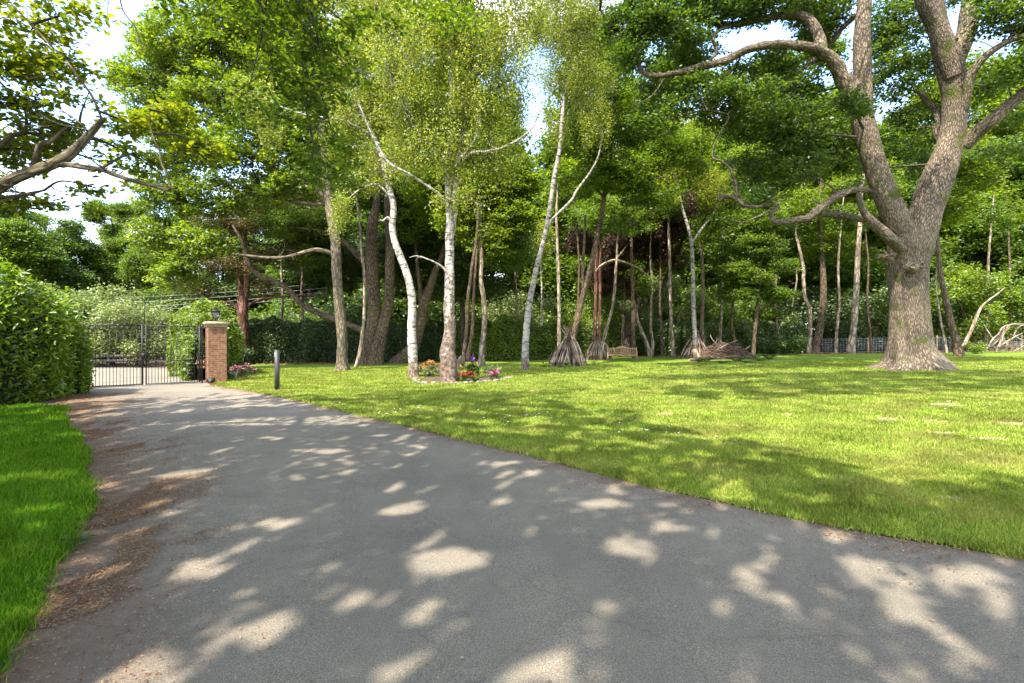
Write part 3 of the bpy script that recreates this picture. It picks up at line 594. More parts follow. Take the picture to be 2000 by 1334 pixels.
oak_blobs = [
    (1345, 105, 60, 26, 1, .8), (1430, 150, 60, 24, 1.2, .7), (1520, 118, 50, 26, 1, .8), (1600, 60, 50, 30, 2, .8), (1190, 60, 30, 30, -1, .6), (1290, 180, 60, 24, 1, .8), (1810, 130, 30, 40, 3, .7), (1960, 300, 50, 30, 3, .5), (1985, 220, 30, 26, 3, .6),
    (1240, 30, 55, 40, -1.5, .9), (1310, 55, 75, 50, -1, 1.1), (1400, 10, 90, 40, 0, 1.1), (1500, -10, 90, 45, 0, 1.1), (1370, 190, 90, 36, -.5, .75), (1460, 215, 100, 55, 0, .9),
    (1560, 180, 70, 40, 1, .9), (1540, 260, 90, 55, .5, .9), (1600, 10, 70, 45, 1, 1.1), (1660, 205, 42, 30, -2.2, .9), (1625, 290, 70, 50, 1.5, .8), (1750, 60, 60, 70, 2, .9), (1740, 150, 50, 50, 1.5, .8),
    (1770, 260, 50, 50, 2, .5), (1960, 20, 60, 45, -1.5, 1.1), (1985, 130, 40, 30, -2, .8), (1930, 170, 34, 30, 1, .6), (1480, 330, 70, 35, 1, .6), (1225, 110, 45, 35, -1, .8), (1290, 230, 55, 35, -.5, .7), (1490, 385, 45, 22, -1.2, .6),
    (1560, 330, 55, 30, 0, .6), (2070, 60, 60, 60, -2, 1), (2100, -60, 90, 60, -2, 1.0), (1300, -60, 100, 60, -1, 1.0), (1450, -120, 110, 70, 1, 1.0), (1620, -150, 110, 80, 2, 1.0), (1800, -190, 120, 90, 2, 1.0), (1960, -160, 100, 80, 1, 1.0),
    (1700, -280, 130, 70, 2, .8), (1880, -320, 120, 60, 2, .8), (1600, -90, 110, 60, -4.5, .4), (1750, -120, 110, 60, -5, .4), (1450, -70, 90, 50, -4.5, .4), (1900, -120, 110, 60, -5, .4), (1650, -110, 130, 70, 6, .8), (1850, -60, 130, 70, 6.5, .7),
    (1130, -230, 120, 70, -9.5, .75), (1330, -250, 130, 80, -9.5, .75), (1540, -230, 130, 70, -9.5, .75), (1740, -250, 130, 80, -9.5, .75), (1940, -220, 120, 70, -9.5, .75), (1250, -190, 120, 70, -6, .33), (1450, -190, 120, 70, -6, .33), (2100, -230, 130, 80, -9.5, .75), (1650, -200, 120, 70, -6, .33), (1850, -200, 120, 70, -6, .33),
    (1700, 330, 36, 40, 2.5, .5), (1800, 320, 30, 40, 3, .5)]
oak = tree('oak_tree', 'huge old oak with a thick flared trunk forking into heavy twisting limbs', 'tree', YO, oak_stems, oak_blobs, 'oakbark', 'lf_oak', .15, 290, 75, .62, .5, 'twigdark',
           limbs=[[(q[0], q[1], q[2] * .88) + tuple(q[3:]) for q in L_] for L_ in oak_limbs], lobe=(.30, 5, .75), seed=1, k=40, lump=.05, up=.5, reach=22)
# burr: two healed knots on the front of the trunk, and the snapped stub ends
mb = MB(); off = np.array(oak.location)
for px, py, r in ((1775, 521, 9.5), (1793, 519, 8.5), (1784, 524, 10)):
    c_ = np.array(P(px, py, YO - .80)); th, ph = np.meshgrid(np.linspace(0, 2 * np.pi, 17)[:-1], np.linspace(0, np.pi, 10), indexing='ij')
    rr = r / 1000 * YO
    V = np.stack([c_[0] + rr * np.sin(ph) * np.cos(th), c_[1] - rr * 1.05 * np.cos(ph), c_[2] + rr * np.sin(ph) * np.sin(th)], -1) - off
    ii, jj = np.meshgrid(np.arange(16), np.arange(9), indexing='ij'); ii = ii.ravel(); jj = jj.ravel(); i2 = (ii + 1) % 16
    mb.add(V.reshape(-1, 3), np.stack([ii * 10 + jj, i2 * 10 + jj, i2 * 10 + jj + 1, ii * 10 + jj + 1], 1), 0, np.stack([np.stack([th[a % 16, b] * .2, ph[a % 16, b] * .2], -1) for a, b in ((ii, jj), (i2, jj), (i2, jj + 1), (ii, jj + 1))], 1))
    if py != 524:
        t = np.linspace(0, 2 * np.pi, 17); ring = np.stack([c_[0] + rr * .5 * np.cos(t), np.full(17, c_[1] - rr * .98), c_[2] + rr * .45 * np.sin(t)], 1) - off
        tube(mb, ring, np.full(17, rr * .16), 6)
mb.obj('burr', M['oakbark'], oak, smooth=True)

# ---- birches ----------------------------------------------------------------
Yf = gb(808, 738)
tree('birch_tree', 'white-barked birch bending left out of the flower bed edge', 'tree', Yf,
     [[(808, 738, 26), (808, 724, 20), (806, 700, 19), (805, 670, 18), (804, 637, 17), (805, 606, 16), (803, 570, 15.5), (795, 536, 15), (784, 506, 14), (772, 475, 13.5), (766, 442, 13), (769, 405, 12), (760, 367, 11), (750, 326, 10), (740, 289, 9), (722, 251, 8), (700, 202, 6), (690, 140, 4.5), (684, 70, 3)]],
     [(720, 110, 70, 70, 0, 1), (760, 210, 70, 60, .5, 1), (690, 220, 55, 55, 0, .9), (800, 60, 70, 60, 0, 1), (640, 130, 55, 60, 0, .9), (740, 320, 60, 45, 0, .7), (655, 290, 30, 30, .5, .6), (660, 410, 26, 34, -.5, .9), (500, 200, 40, 45, 1, .9), (530, 260, 26, 30, 1, .7), (720, 20, 90, 40, 0, .9), (700, -60, 110, 60, 0, .8)],
     'birchw', 'lf_birch', .09, 400, 90, .40, 2.3, 'twigpale',
     limbs=[[(766, 432, 6), (757, 425, 5), (748, 431, 3), (742, 428, 2)], [(752, 340, 6), (772, 332, 4), (784, 325, 3), (790, 300, 2.5)], [(764, 385, 5), (735, 360, 4), (700, 372, 3), (672, 398, 2)], [(720, 260, 5), (670, 235, 4), (600, 225, 3), (540, 205, 2)]], seed=2, k=16, up=.1)
Yg = gb(876, 748)
tree('birch_tree', 'thick rough-barked birch rising from the middle of the flower bed', 'tree', Yg,
     [[(877, 748, 41), (877, 735, 37), (876, 716, 35), (875, 682, 29), (877, 650, 23), (878, 615, 22), (878, 570, 20), (878, 525, 18), (878, 480, 17), (879, 450, 16), (877, 412, 12), (875, 356, 12), (877, 311, 11), (881, 225, 10), (881, 169, 8), (880, 124, 7), (882, 40, 5), (885, -60, 3)],
      [(879, 478, 10, .2), (885, 431, 13, .2), (889, 367, 12, .1), (895, 311, 10, .2), (904, 250, 8, .4), (911, 210, 7, .5), (918, 165, 6, .6), (922, 80, 4, .8), (925, -20, 3, 1)]],
     [(880, 60, 90, 80, 0, .9), (800, 120, 90, 80, -.5, .9), (960, 110, 80, 80, -.5, .9), (820, 220, 90, 60, 0, .9), (940, 220, 90, 60, 0, .9), (1000, 180, 50, 60, .5, .7), (860, 300, 80, 45, -.5, .8), (960, 310, 70, 45, 0, .7), (790, 300, 50, 45, 0, .7), (900, 390, 60, 30, -.5, .5), (880, -30, 150, 60, 0, .8), (740, 30, 60, 60, 0, .8), (1020, 40, 50, 60, 0, .7), (900, -110, 140, 60, 0, .7)],
     'birchd', 'lf_birch', .09, 400, 90, .40, 2.2, 'twig',
     limbs=[[(892, 330, 8), (920, 300, 6, -.3), (960, 295, 5, -.5), (1000, 280, 4, -.6), (1040, 250, 3, -.7), (1052, 215, 2, -.7)], [(875, 315, 8), (850, 290, 6, -.3), (820, 265, 5, -.4), (795, 220, 4, -.5), (770, 160, 3, -.6), (740, 100, 2, -.6)], [(876, 400, 8, -.2), (858, 380, 6, -.3), (848, 372, 5, -.4), (800, 340, 4.5, -.5), (760, 318, 4, -.6), (730, 270, 3, -.6), (700, 200, 2, -.7)],
            [(890, 320, 7, -.2), (920, 285, 5, -.3), (935, 255, 4, -.5), (937, 210, 3, -.6)], [(880, 190, 5), (915, 150, 4, -.3), (930, 130, 3, -.4), (970, 100, 2, -.5)], [(872, 532, 5, -.3), (862, 520, 3.5, -.4), (840, 508, 3, -.6), (815, 500, 2, -.7), (800, 503, 1.2, -.7)]], seed=3, k=20, lobe=(.16, 5, .6), lump=.09, up=.1)
Yi = gb(1026, 724)
tree('birch_tree', 'slender birch leaning right with a dark foot, beside the larger stick den', 'tree', Yi,
     [[(1026, 724, 17), (1026, 705, 15), (1026, 682, 14), (1029, 637, 13), (1034, 592, 11.5), (1043, 547, 10.5), (1053, 502, 9.5), (1060, 478, 9), (1072, 420, 9), (1083, 345, 9), (1093, 292, 8), (1098, 232, 8), (1102, 187, 7), (1110, 131, 6), (1113, 75, 5), (1115, 30, 4), (1118, -40, 3)],
      [(1062, 470, 6), (1074, 435, 5.5), (1087, 420, 5), (1117, 390, 5), (1126, 373, 5), (1155, 333, 4), (1170, 300, 3.5), (1178, 250, 2)]],
     [(1110, 60, 60, 70, 0, .9), (1135, 160, 50, 60, 0, .8), (1080, 140, 34, 50, 0, .7), (1060, 50, 50, 60, .5, .8), (1160, 240, 34, 50, 0, .7), (1110, -40, 100, 50, 0, .8), (1090, 260, 30, 40, .3, .5), (1160, 60, 40, 60, .6, .8), (1175, 140, 34, 40, .8, .7)],
     'birch', 'lf_birch', .09, 430, 90, .38, 2.5, 'twigpale', seed=4, k=12, up=.1)
Yr = 35.5
tree('birch_tree', 'pale birch standing up through the stick den beside the brush pile', 'tree', Yr,
     [[(1358, 700, 10), (1357, 651, 9), (1355, 615, 8.5), (1354, 570, 8), (1353, 525, 8), (1350, 472, 7), (1340, 430, 6), (1332, 405, 5.5), (1326, 373, 5), (1320, 330, 3), (1324, 280, 2)],
      [(1351, 475, 5), (1372, 445, 4), (1392, 420, 3), (1405, 390, 2)]],
     [(1330, 300, 45, 45, 0, .8), (1390, 370, 40, 40, 0, .7), (1300, 380, 30, 30, 0, .6), (1350, 260, 45, 40, 1, .7)], 'birch', 'lf_birch', .12, 420, 60, .6, 1.2, 'twigpale', seed=5, k=10)
tree('birch_tree', 'thin white sapling trunk standing beyond the hedge', 'tree', 42,
     [[(1060, 690, 4), (1059, 655, 4), (1058, 600, 3.6), (1058, 560, 3), (1056, 500, 2.5), (1058, 440, 1.6)]], [(1058, 470, 30, 40, 0, .5)], 'birchw', 'lf_birch', .16, 300, 50, .6, 1, 'twigpale', seed=6, k=8)

# ---- big trees on the left ----------------------------------------------------
Yc = gb(665, 725)
tree('lime_tree', 'tall straight grey-trunked tree between the dark bollard and the birches', 'tree', Yc,
     [[(668, 726, 34), (668, 712, 25), (668, 690, 22), (668, 655, 20.5), (663, 600, 20), (658, 540, 20), (656, 480, 19.5), (648, 430, 19), (641, 380, 18), (636, 330, 16), (631, 280, 14), (628, 200, 10), (622, 120, 7), (615, 30, 4)]],
     [(310, 170, 70, 80, 1, 1), (380, 90, 90, 80, 0, 1), (480, 60, 90, 80, 0, 1), (430, 190, 90, 60, -.5, .9), (540, 160, 90, 70, 0, .9), (350, 270, 80, 60, 0, .9), (470, 290, 90, 55, -.5, .9), (560, 260, 80, 60, 0, .8), (620, 160, 60, 90, 1, .8),
      (330, 370, 60, 55, 0, 1.0), (420, 385, 80, 45, 0, .9), (540, 370, 80, 45, .5, .7), (300, 460, 42, 45, 0, 1.1), (340, 530, 50, 45, 0, 1.1), (400, 470, 60, 40, 0, .8), (290, 80, 36, 50, 1, .7), (560, 50, 90, 70, 1, .9), (640, 320, 50, 50, 1.5, .6), (450, -50, 150, 60, 0, .8), (235, 150, 22, 32, .5, .8), (610, -40, 120, 60, 0, .8)],
     'greybark', 'lf_bright', .165, 270, 80, .62, .5, 'twigdark',
     limbs=[[(640, 390, 10), (610, 365, 9), (570, 345, 7), (520, 320, 6), (470, 300, 4)], [(636, 330, 9), (600, 290, 8), (560, 255, 6), (510, 225, 4), (450, 200, 3)], [(640, 400, 8, .3), (580, 395, 7, .3), (500, 378, 5, .3), (430, 372, 4, .3), (370, 360, 3, .3)], [(632, 280, 8), (600, 220, 6), (560, 160, 4), (520, 100, 3)],
            [(652, 500, 8, .3), (640, 492, 9, .2), (615, 488, 9), (590, 494, 8), (560, 502, 7), (520, 503, 6), (470, 498, 5), (430, 494, 4)]], seed=7, k=18, lobe=(.2, 5, .45), up=.5)
Ye = gb(722, 713)
tree('beech_tree', 'massive brown tree dividing at the ground into two upright stems', 'tree', Ye,
     [[(712, 714, 34), (716, 695, 27), (724, 660, 24), (729, 630, 25), (731, 600, 27), (729, 560, 25), (727, 520, 24), (726, 480, 24), (727, 440, 21), (735, 400, 15), (738, 350, 11), (735, 290, 7)],
      [(732, 714, 36), (735, 695, 31), (742, 665, 27), (750, 630, 22), (758, 595, 20), (761, 550, 19), (761, 510, 19), (762, 470, 18), (758, 420, 15), (755, 370, 12), (752, 300, 8)],
      ],
     [(560, 430, 70, 40, 1, .6), (640, 440, 60, 40, 1.5, .6), (760, 330, 60, 60, 2, .7), (700, 380, 60, 50, 1.5, .6), (620, 500, 50, 30, 2, .5), (820, 420, 60, 60, 2, .6)], 'brownbark', 'lf_green', .17, 280, 80, .8, .5, 'twigdark',
     limbs=[[(722, 655, 12), (708, 646, 13), (690, 638, 13), (660, 626, 13), (625, 613, 12), (598, 600, 11), (580, 585, 11), (566, 568, 11), (548, 556, 11), (520, 545, 11), (500, 533, 11), (488, 515, 11), (480, 492, 10), (470, 465, 8), (455, 440, 5)],
            [(722, 520, 10), (700, 500, 11), (680, 480, 10), (660, 465, 8), (620, 450, 6), (580, 445, 4)]], seed=8, k=18, lobe=(.18, 5, .6))
tree('birch_sapling', 'slim twisted sapling in front of the twin-stemmed brown tree', 'tree', gb(697, 720),
     [[(694, 721, 9), (700, 700, 7.5), (706, 665, 7), (711, 620, 6.5), (712, 570, 6), (711, 530, 6), (706, 490, 5.5), (704, 450, 5), (698, 400, 4), (690, 340, 3), (686, 290, 2)]], [(690, 290, 30, 40, 0, .7), (720, 360, 30, 30, 0, .5)], 'palebark', 'lf_birch', .12, 400, 60, .5, .8, 'twigpale', seed=9, k=8)
tree('yew_tree', 'dark reddish yew forking above the hedge right of the brick pillar', 'tree', gb(474, 712),
     [[(476, 712, 22), (475, 690, 20), (475, 655, 21), (474, 620, 21), (474, 590, 22), (473, 570, 16), (466, 540, 11), (460, 505, 9), (452, 470, 7), (448, 430, 4)],
      [(478, 600, 12), (482, 560, 12), (482, 520, 11), (478, 480, 9), (480, 440, 6), (484, 400, 4)]],
     [(430, 440, 50, 30, 0, .9), (500, 430, 60, 35, 0, .8), (390, 500, 45, 30, 0, .8), (440, 520, 50, 22, -.5, .6), (540, 500, 60, 25, 0, .5), (380, 560, 40, 25, 0, .6), (600, 460, 60, 40, 1, .6), (560, 400, 70, 45, 1, .7), (510, 560, 40, 16, 0, .3)],
     'redbark', 'lf_yew', .13, 420, 80, .7, .4, 'twigdark', limbs=[[(466, 602, 7), (450, 592, 6), (432, 590, 5), (418, 594, 4), (400, 575, 3)], [(484, 598, 5), (500, 588, 6), (520, 582, 5), (545, 580, 4), (580, 578, 4), (640, 575, 3)]], seed=10, k=14, lobe=(.25, 4, .5))
tree('leaning_tree', 'brown trunk leaning right behind the white birch with a side fork', 'tree', gb(785, 710),
     [[(772, 712, 30), (788, 702, 32), (803, 685, 26), (815, 655, 22), (822, 625, 20), (829, 592, 20), (841, 560, 16), (850, 530, 14), (862, 505, 11), (872, 470, 9), (880, 430, 6)],
      [(824, 600, 12), (822, 575, 9), (819, 550, 8), (815, 515, 7), (812, 480, 5), (810, 440, 3)]], [(800, 400, 60, 60, 1, .6), (880, 430, 60, 50, 1, .6), (840, 480, 60, 40, 2, .6)], 'brownbark', 'lf_dark', .17, 350, 80, .8, .5, 'twigdark', seed=11, k=14)
tree('chestnut_tree', 'three thin brown stems under a bright green crown right of the rough birch', 'tree', gb(905, 716),
     [[(905, 717, 8), (906, 695, 8), (908, 675, 8), (912, 640, 7.5), (913, 592, 7.5), (919, 547, 7), (923, 514, 7), (929, 480, 7), (934, 430, 6), (932, 380, 5), (935, 330, 4)],
      [(914, 700, 9), (916, 685, 8), (921, 658, 7), (924, 615, 6), (926, 560, 5), (930, 510, 5), (932, 460, 4)]],
     [(960, 360, 70, 50, 1, 1.1), (1000, 430, 50, 45, 1, 1), (900, 420, 60, 50, 1.5, .8), (960, 470, 60, 40, 1, .7), (1010, 350, 50, 50, 1.5, .9), (840, 360, 60, 40, 2, .8)], 'brownbark', 'lf_bright', .19, 300, 70, .7, .45, 'twigdark', seed=12, k=10)
tree('field_maple', 'single brown mottled stem just right of the three thin stems', 'tree', gb(941, 715),
     [[(943, 715, 12), (941, 698, 11), (941, 682, 12), (945, 650, 10), (946, 610, 10), (943, 570, 9.5), (939, 547, 9), (940, 500, 9), (938, 450, 8), (936, 400, 7), (933, 340, 5)]],
     [(940, 300, 60, 50, 1, .7), (990, 500, 50, 30, 2, .6)], 'palebark', 'lf_green', .17, 300, 70, .7, .5, 'twigdark', seed=13, k=12)
tree('holly_tree', 'dense blackish evergreen filling the gap behind the rough birch', 'tree', 38,
     [[(905, 700, 12), (903, 620, 10), (905, 520, 6), (905, 430, 3)]],
     [(850, 470, 55, 60, 0, 1), (920, 500, 60, 60, 0, 1), (990, 480, 50, 50, 0, 1), (880, 560, 60, 35, 0, .7), (780, 500, 50, 60, 1, 1), (960, 560, 40, 30, 0, .7), (680, 510, 50, 50, 1, .8), (620, 480, 60, 50, 1, .8)], 'darkbark', 'lf_dark', .17, 380, 90, .9, .5, 'twigdark', seed=14, k=8)

# ---- thin trees around the dens ------------------------------------------------
tree('field_maple', 'thin pale stem rising behind the larger stick den', 'tree', 30,
     [[(1098, 712, 8), (1093, 690, 8), (1092, 660, 7.5), (1092, 610, 7), (1091, 547, 6.5), (1089, 480, 6), (1087, 420, 5), (1090, 360, 3)]], [(1090, 380, 30, 40, 1, .5)], 'palebark', 'lf_green', .17, 300, 60, .7, .6, 'twigdark', seed=15, k=8)
tree('oak_sapling', 'brown trunk leaning right out of the top of the larger stick den', 'tree', 29.5,
     [[(1112, 712, 12), (1117, 685, 11), (1121, 655, 11), (1130, 613, 12), (1141, 570, 11), (1153, 525, 11), (1163, 480, 10.5), (1173, 430, 9), (1180, 385, 8.5), (1190, 340, 8), (1194, 290, 7), (1192, 230, 5), (1200, 160, 3)],
      [(1140, 575, 6), (1138, 530, 6), (1141, 480, 5), (1143, 420, 4)]],
     [(1150, 260, 60, 60, 0, .8), (1230, 230, 60, 70, 1, .8), (1210, 330, 60, 50, 0, .8), (1150, 360, 45, 40, 0, .6), (1290, 290, 60, 50, 1, .8), (1270, 380, 60, 40, 1, .8), (1200, 160, 40, 50, 1, .7), (1230, 430, 50, 30, 0, .5), (1350, 290, 50, 50, 2, .7)],
     'brownbark', 'lf_green', .15, 300, 70, .65, .5, 'twigdark', limbs=[[(1180, 385, 5), (1165, 370, 4), (1150, 350, 3)], [(1190, 350, 5), (1220, 345, 4), (1260, 350, 3), (1300, 345, 2)]], seed=16, k=12)
tree('pine_sapling', 'pair of close reddish stems behind the smaller stick den', 'tree', 37,
     [[(1163, 705, 8), (1162, 660, 7.5), (1163, 600, 7), (1164, 540, 6.5), (1166, 480, 6), (1170, 420, 4)], [(1171, 705, 8), (1171, 650, 7), (1172, 590, 6), (1172, 520, 6), (1174, 460, 5), (1178, 400, 3)]], [(1175, 420, 40, 40, 0, .6)], 'redbark', 'lf_green', .17, 300, 60, .8, .6, 'twigdark', seed=17, k=8)
tree('rowan_tree', 'crooked thin mossy stem with an arching dead branch left of the bench', 'tree', 36,
     [[(1175, 702, 7), (1178, 671, 6.5), (1187, 633, 6), (1196, 601, 6), (1200, 570, 6), (1203, 525, 5.5), (1205, 502, 5), (1206, 470, 4), (1212, 430, 3)]], [(1210, 430, 34, 30, 0, .6)], 'palebark', 'lf_green', .16, 300, 60, .7, .6, 'twig',
     limbs=[[(1163, 530, 3), (1172, 520, 3.5), (1186, 512, 4), (1202, 508, 4), (1222, 513, 4), (1245, 522, 3.5), (1258, 532, 3), (1270, 541, 2)], [(1205, 504, 3.5), (1215, 492, 3.5), (1222, 482, 2)]], seed=18, k=8)
tree('thorn_tree', 'straight slim brown stem directly behind the right end of the bench', 'tree', 38,
     [[(1238, 702, 9), (1237, 670, 9), (1237, 615, 8), (1236, 570, 7.5), (1234, 510, 7), (1232, 450, 5), (1230, 380, 3)]], [(1235, 390, 40, 30, 0, .5)], 'brownbark', 'lf_green', .17, 300, 60, .8, .6, 'twigdark', seed=19, k=8)
tree('copper_beech', 'spreading dark tree with purple-black leaves behind the bench', 'tree', 41,
     [[(1224, 694, 20), (1226, 665, 17), (1231, 637, 14), (1240, 618, 13), (1246, 595, 12), (1250, 575, 12), (1258, 552, 12), (1266, 522, 11), (1278, 490, 9), (1285, 450, 6), (1290, 400, 4)],
      [(1247, 610, 8), (1258, 594, 9), (1272, 581, 9), (1290, 565, 8.5), (1303, 540, 8), (1315, 514, 8), (1327, 485, 6), (1340, 450, 4)], [(1233, 628, 8), (1222, 612, 9), (1207, 602, 8), (1200, 580, 6), (1198, 550, 4)]],
     [(1260, 450, 60, 45, 0, .9), (1310, 440, 50, 45, 0, .9), (1220, 490, 45, 40, 0, .9), (1180, 540, 34, 40, 1, .8), (1300, 500, 40, 30, 0, .6), (1140, 470, 34, 30, 1, .7), (1240, 560, 30, 30, 1, .5), (1350, 400, 40, 30, 1, .6)], 'darkbark', 'lf_copper', .16, 380, 80, .8, .5, 'twigdark', seed=20, k=12)
tree('hazel_tree', 'low V-shaped pair of slender stems just right of the bench', 'tree', gb(1271, 698),
     [[(1270, 698, 10), (1265, 673, 7.5), (1255, 651, 7), (1246, 626, 6), (1240, 590, 4)], [(1272, 698, 9), (1275, 671, 6.5), (1271, 642, 6), (1272, 592, 5.5), (1273, 547, 5), (1270, 500, 4), (1272, 440, 3)]], [(1262, 560, 20, 30, 0, .4)], 'palebark', 'lf_green', .16, 300, 50, .6, .6, 'twig', seed=21, k=8)
tree('hazel_tree', 'lone straight thin stem on the open grass between bench and brush pile', 'tree', gb(1315, 698),
     [[(1315, 698, 9), (1313, 665, 8), (1311, 637, 7.5), (1309, 570, 6.5), (1308, 502, 6), (1306, 440, 5), (1308, 380, 3)]], [(1310, 400, 34, 34, 0, .5)], 'palebark', 'lf_green', .16, 300, 60, .7, .6, 'twigdark', seed=22, k=8)
tree('alder_tree', 'brown mottled stem right beside the pale birch in the den', 'tree', 36.5,
     [[(1374, 700, 10), (1373, 665, 10), (1371, 640, 8), (1372, 600, 8), (1373, 570, 7.5), (1372, 525, 7), (1370, 470, 6), (1372, 410, 4)]], [(1390, 440, 40, 36, 0, .7), (1420, 380, 50, 40, 1, .8)], 'brownbark', 'lf_green', .16, 320, 60, .7, .6, 'twigdark', seed=23, k=8)
tree('hazel_tree', 'very thin stem rising behind the brush pile', 'tree', 38,
     [[(1436, 700, 6), (1434, 660, 6), (1429, 624, 5), (1433, 570, 4.5), (1431, 525, 4), (1432, 470, 3)]], [(1430, 510, 34, 40, 0, .7), (1420, 570, 24, 24, 0, .5)], 'brownbark', 'lf_green', .16, 320, 60, .7, .5, 'twigdark', seed=24, k=8)
tree('young_maple', 'small leafy green tree with tiered branches by the fence end post', 'tree', 36.5,
     [[(1472, 690, 9), (1473, 665, 8), (1475, 640, 7.5), (1478, 610, 7), (1480, 588, 6), (1484, 560, 5), (1486, 520, 5), (1490, 480, 4), (1492, 430, 2.5)]],
     [(1440, 530, 40, 20, 0, 1), (1520, 520, 40, 20, 0, 1), (1480, 480, 50, 24, 0, 1), (1450, 575, 38, 16, 0, .8), (1520, 575, 34, 18, 0, .8), (1490, 430, 50, 28, 0, .9), (1480, 545, 40, 14, -.6, .7), (1500, 610, 30, 14, .5, .5)], 'brownbark', 'lf_green', .15, 420, 60, .6, .35, 'twigdark',
     limbs=[[(1478, 608, 5), (1490, 602, 5), (1498, 596, 4), (1506, 584, 3)], [(1486, 536, 3), (1465, 530, 3), (1440, 512, 2.5), (1420, 500, 1.5)]], seed=25, k=10)
tree('thorn_tree', 'pale wriggling bare trunk in front of the wire fence', 'tree', gb(1580, 691),
     [[(1580, 691, 10), (1580, 672, 9), (1582, 651, 8.5), (1582, 615, 8), (1579, 597, 8), (1572, 582, 8), (1570, 559, 7.5), (1569, 543, 7), (1570, 530, 7), (1566, 507, 6.5), (1560, 480, 6), (1554, 455, 4), (1558, 420, 3)]], [(1560, 400, 50, 34, 0, .7), (1480, 290, 50, 36, 1, .4)], 'palebark', 'lf_bright', .17, 320, 60, .7, .5, 'twigpale',
     limbs=[[(1568, 528, 4), (1555, 526, 4), (1545, 529, 3)], [(1555, 527, 3), (1556, 550, 3), (1551, 575, 2.5), (1547, 600, 2)]], seed=26, k=10)
tree('sycamore_tree', 'thick brown trunk curving up beside the pale wriggling one', 'tree', gb(1592, 690),
     [[(1590, 690, 24), (1594, 672, 19), (1600, 650, 17), (1605, 620, 16), (1608, 585, 15), (1608, 550, 13), (1606, 510, 11), (1604, 470, 9), (1600, 420, 7), (1604, 350, 5)]], [(1560, 300, 60, 50, 2, .8), (1640, 330, 60, 50, 2, .9), (1620, 480, 60, 30, 1, .8), (1660, 420, 50, 40, 2, .8)], 'brownbark', 'lf_bright', .18, 300, 70, .8, .5, 'twigdark', seed=27, k=14)
tree('sycamore_tree', 'smooth pale trunk leaning slightly right, left of the great oak', 'tree', gb(1663, 691),
     [[(1662, 691, 20), (1664, 668, 16), (1667, 642, 14), (1670, 600, 13), (1673, 550, 12), (1675, 510, 11), (1677, 470, 10), (1680, 430, 9), (1682, 380, 7), (1690, 320, 4)]], [(1700, 360, 50, 50, 2, .8), (1650, 370, 40, 40, 2, .7)], 'palebark', 'lf_bright', .18, 300, 70, .8, .5, 'twigdark', seed=28, k=14, lump=.07)
tree('cherry_tree', 'dark trunk bowed leftwards just right of the great oak', 'tree', gb(1873, 697),
     [[(1874, 698, 28), (1870, 680, 21), (1864, 655, 18), (1856, 625, 16), (1849, 595, 14), (1843, 565, 12), (1837, 535, 11), (1833, 500, 10), (1830, 450, 8), (1834, 390, 6), (1840, 320, 4)]], [(1850, 400, 50, 40, 2, .8), (1900, 330, 50, 50, 2, .9)], 'brownbark', 'lf_bright', .18, 300, 70, .8, .5, 'twigdark', seed=29, k=14, lobe=(.2, 4, .4))
tree('hazel_tree', 'pale thin stem between the great oak and the dark bowed trunk', 'tree', 36,
     [[(1849, 687, 6), (1845, 665, 6), (1838, 630, 5), (1833, 600, 5), (1829, 570, 4), (1828, 540, 3), (1834, 500, 2)]], [], 'palebark', 'lf_green', .15, seed=30, k=8)
tree('leaning_tree', 'bare pale trunk leaning right over the fence near the dead branches', 'tree', 36.5,
     [[(1876, 686, 9), (1881, 676, 8), (1892, 655, 8), (1904, 628, 7.5), (1912, 608, 7), (1920, 596, 6), (1934, 584, 5), (1947, 575, 4), (1962, 562, 2)]], [], 'palebark', 'lf_green', .15, seed=31, k=10)

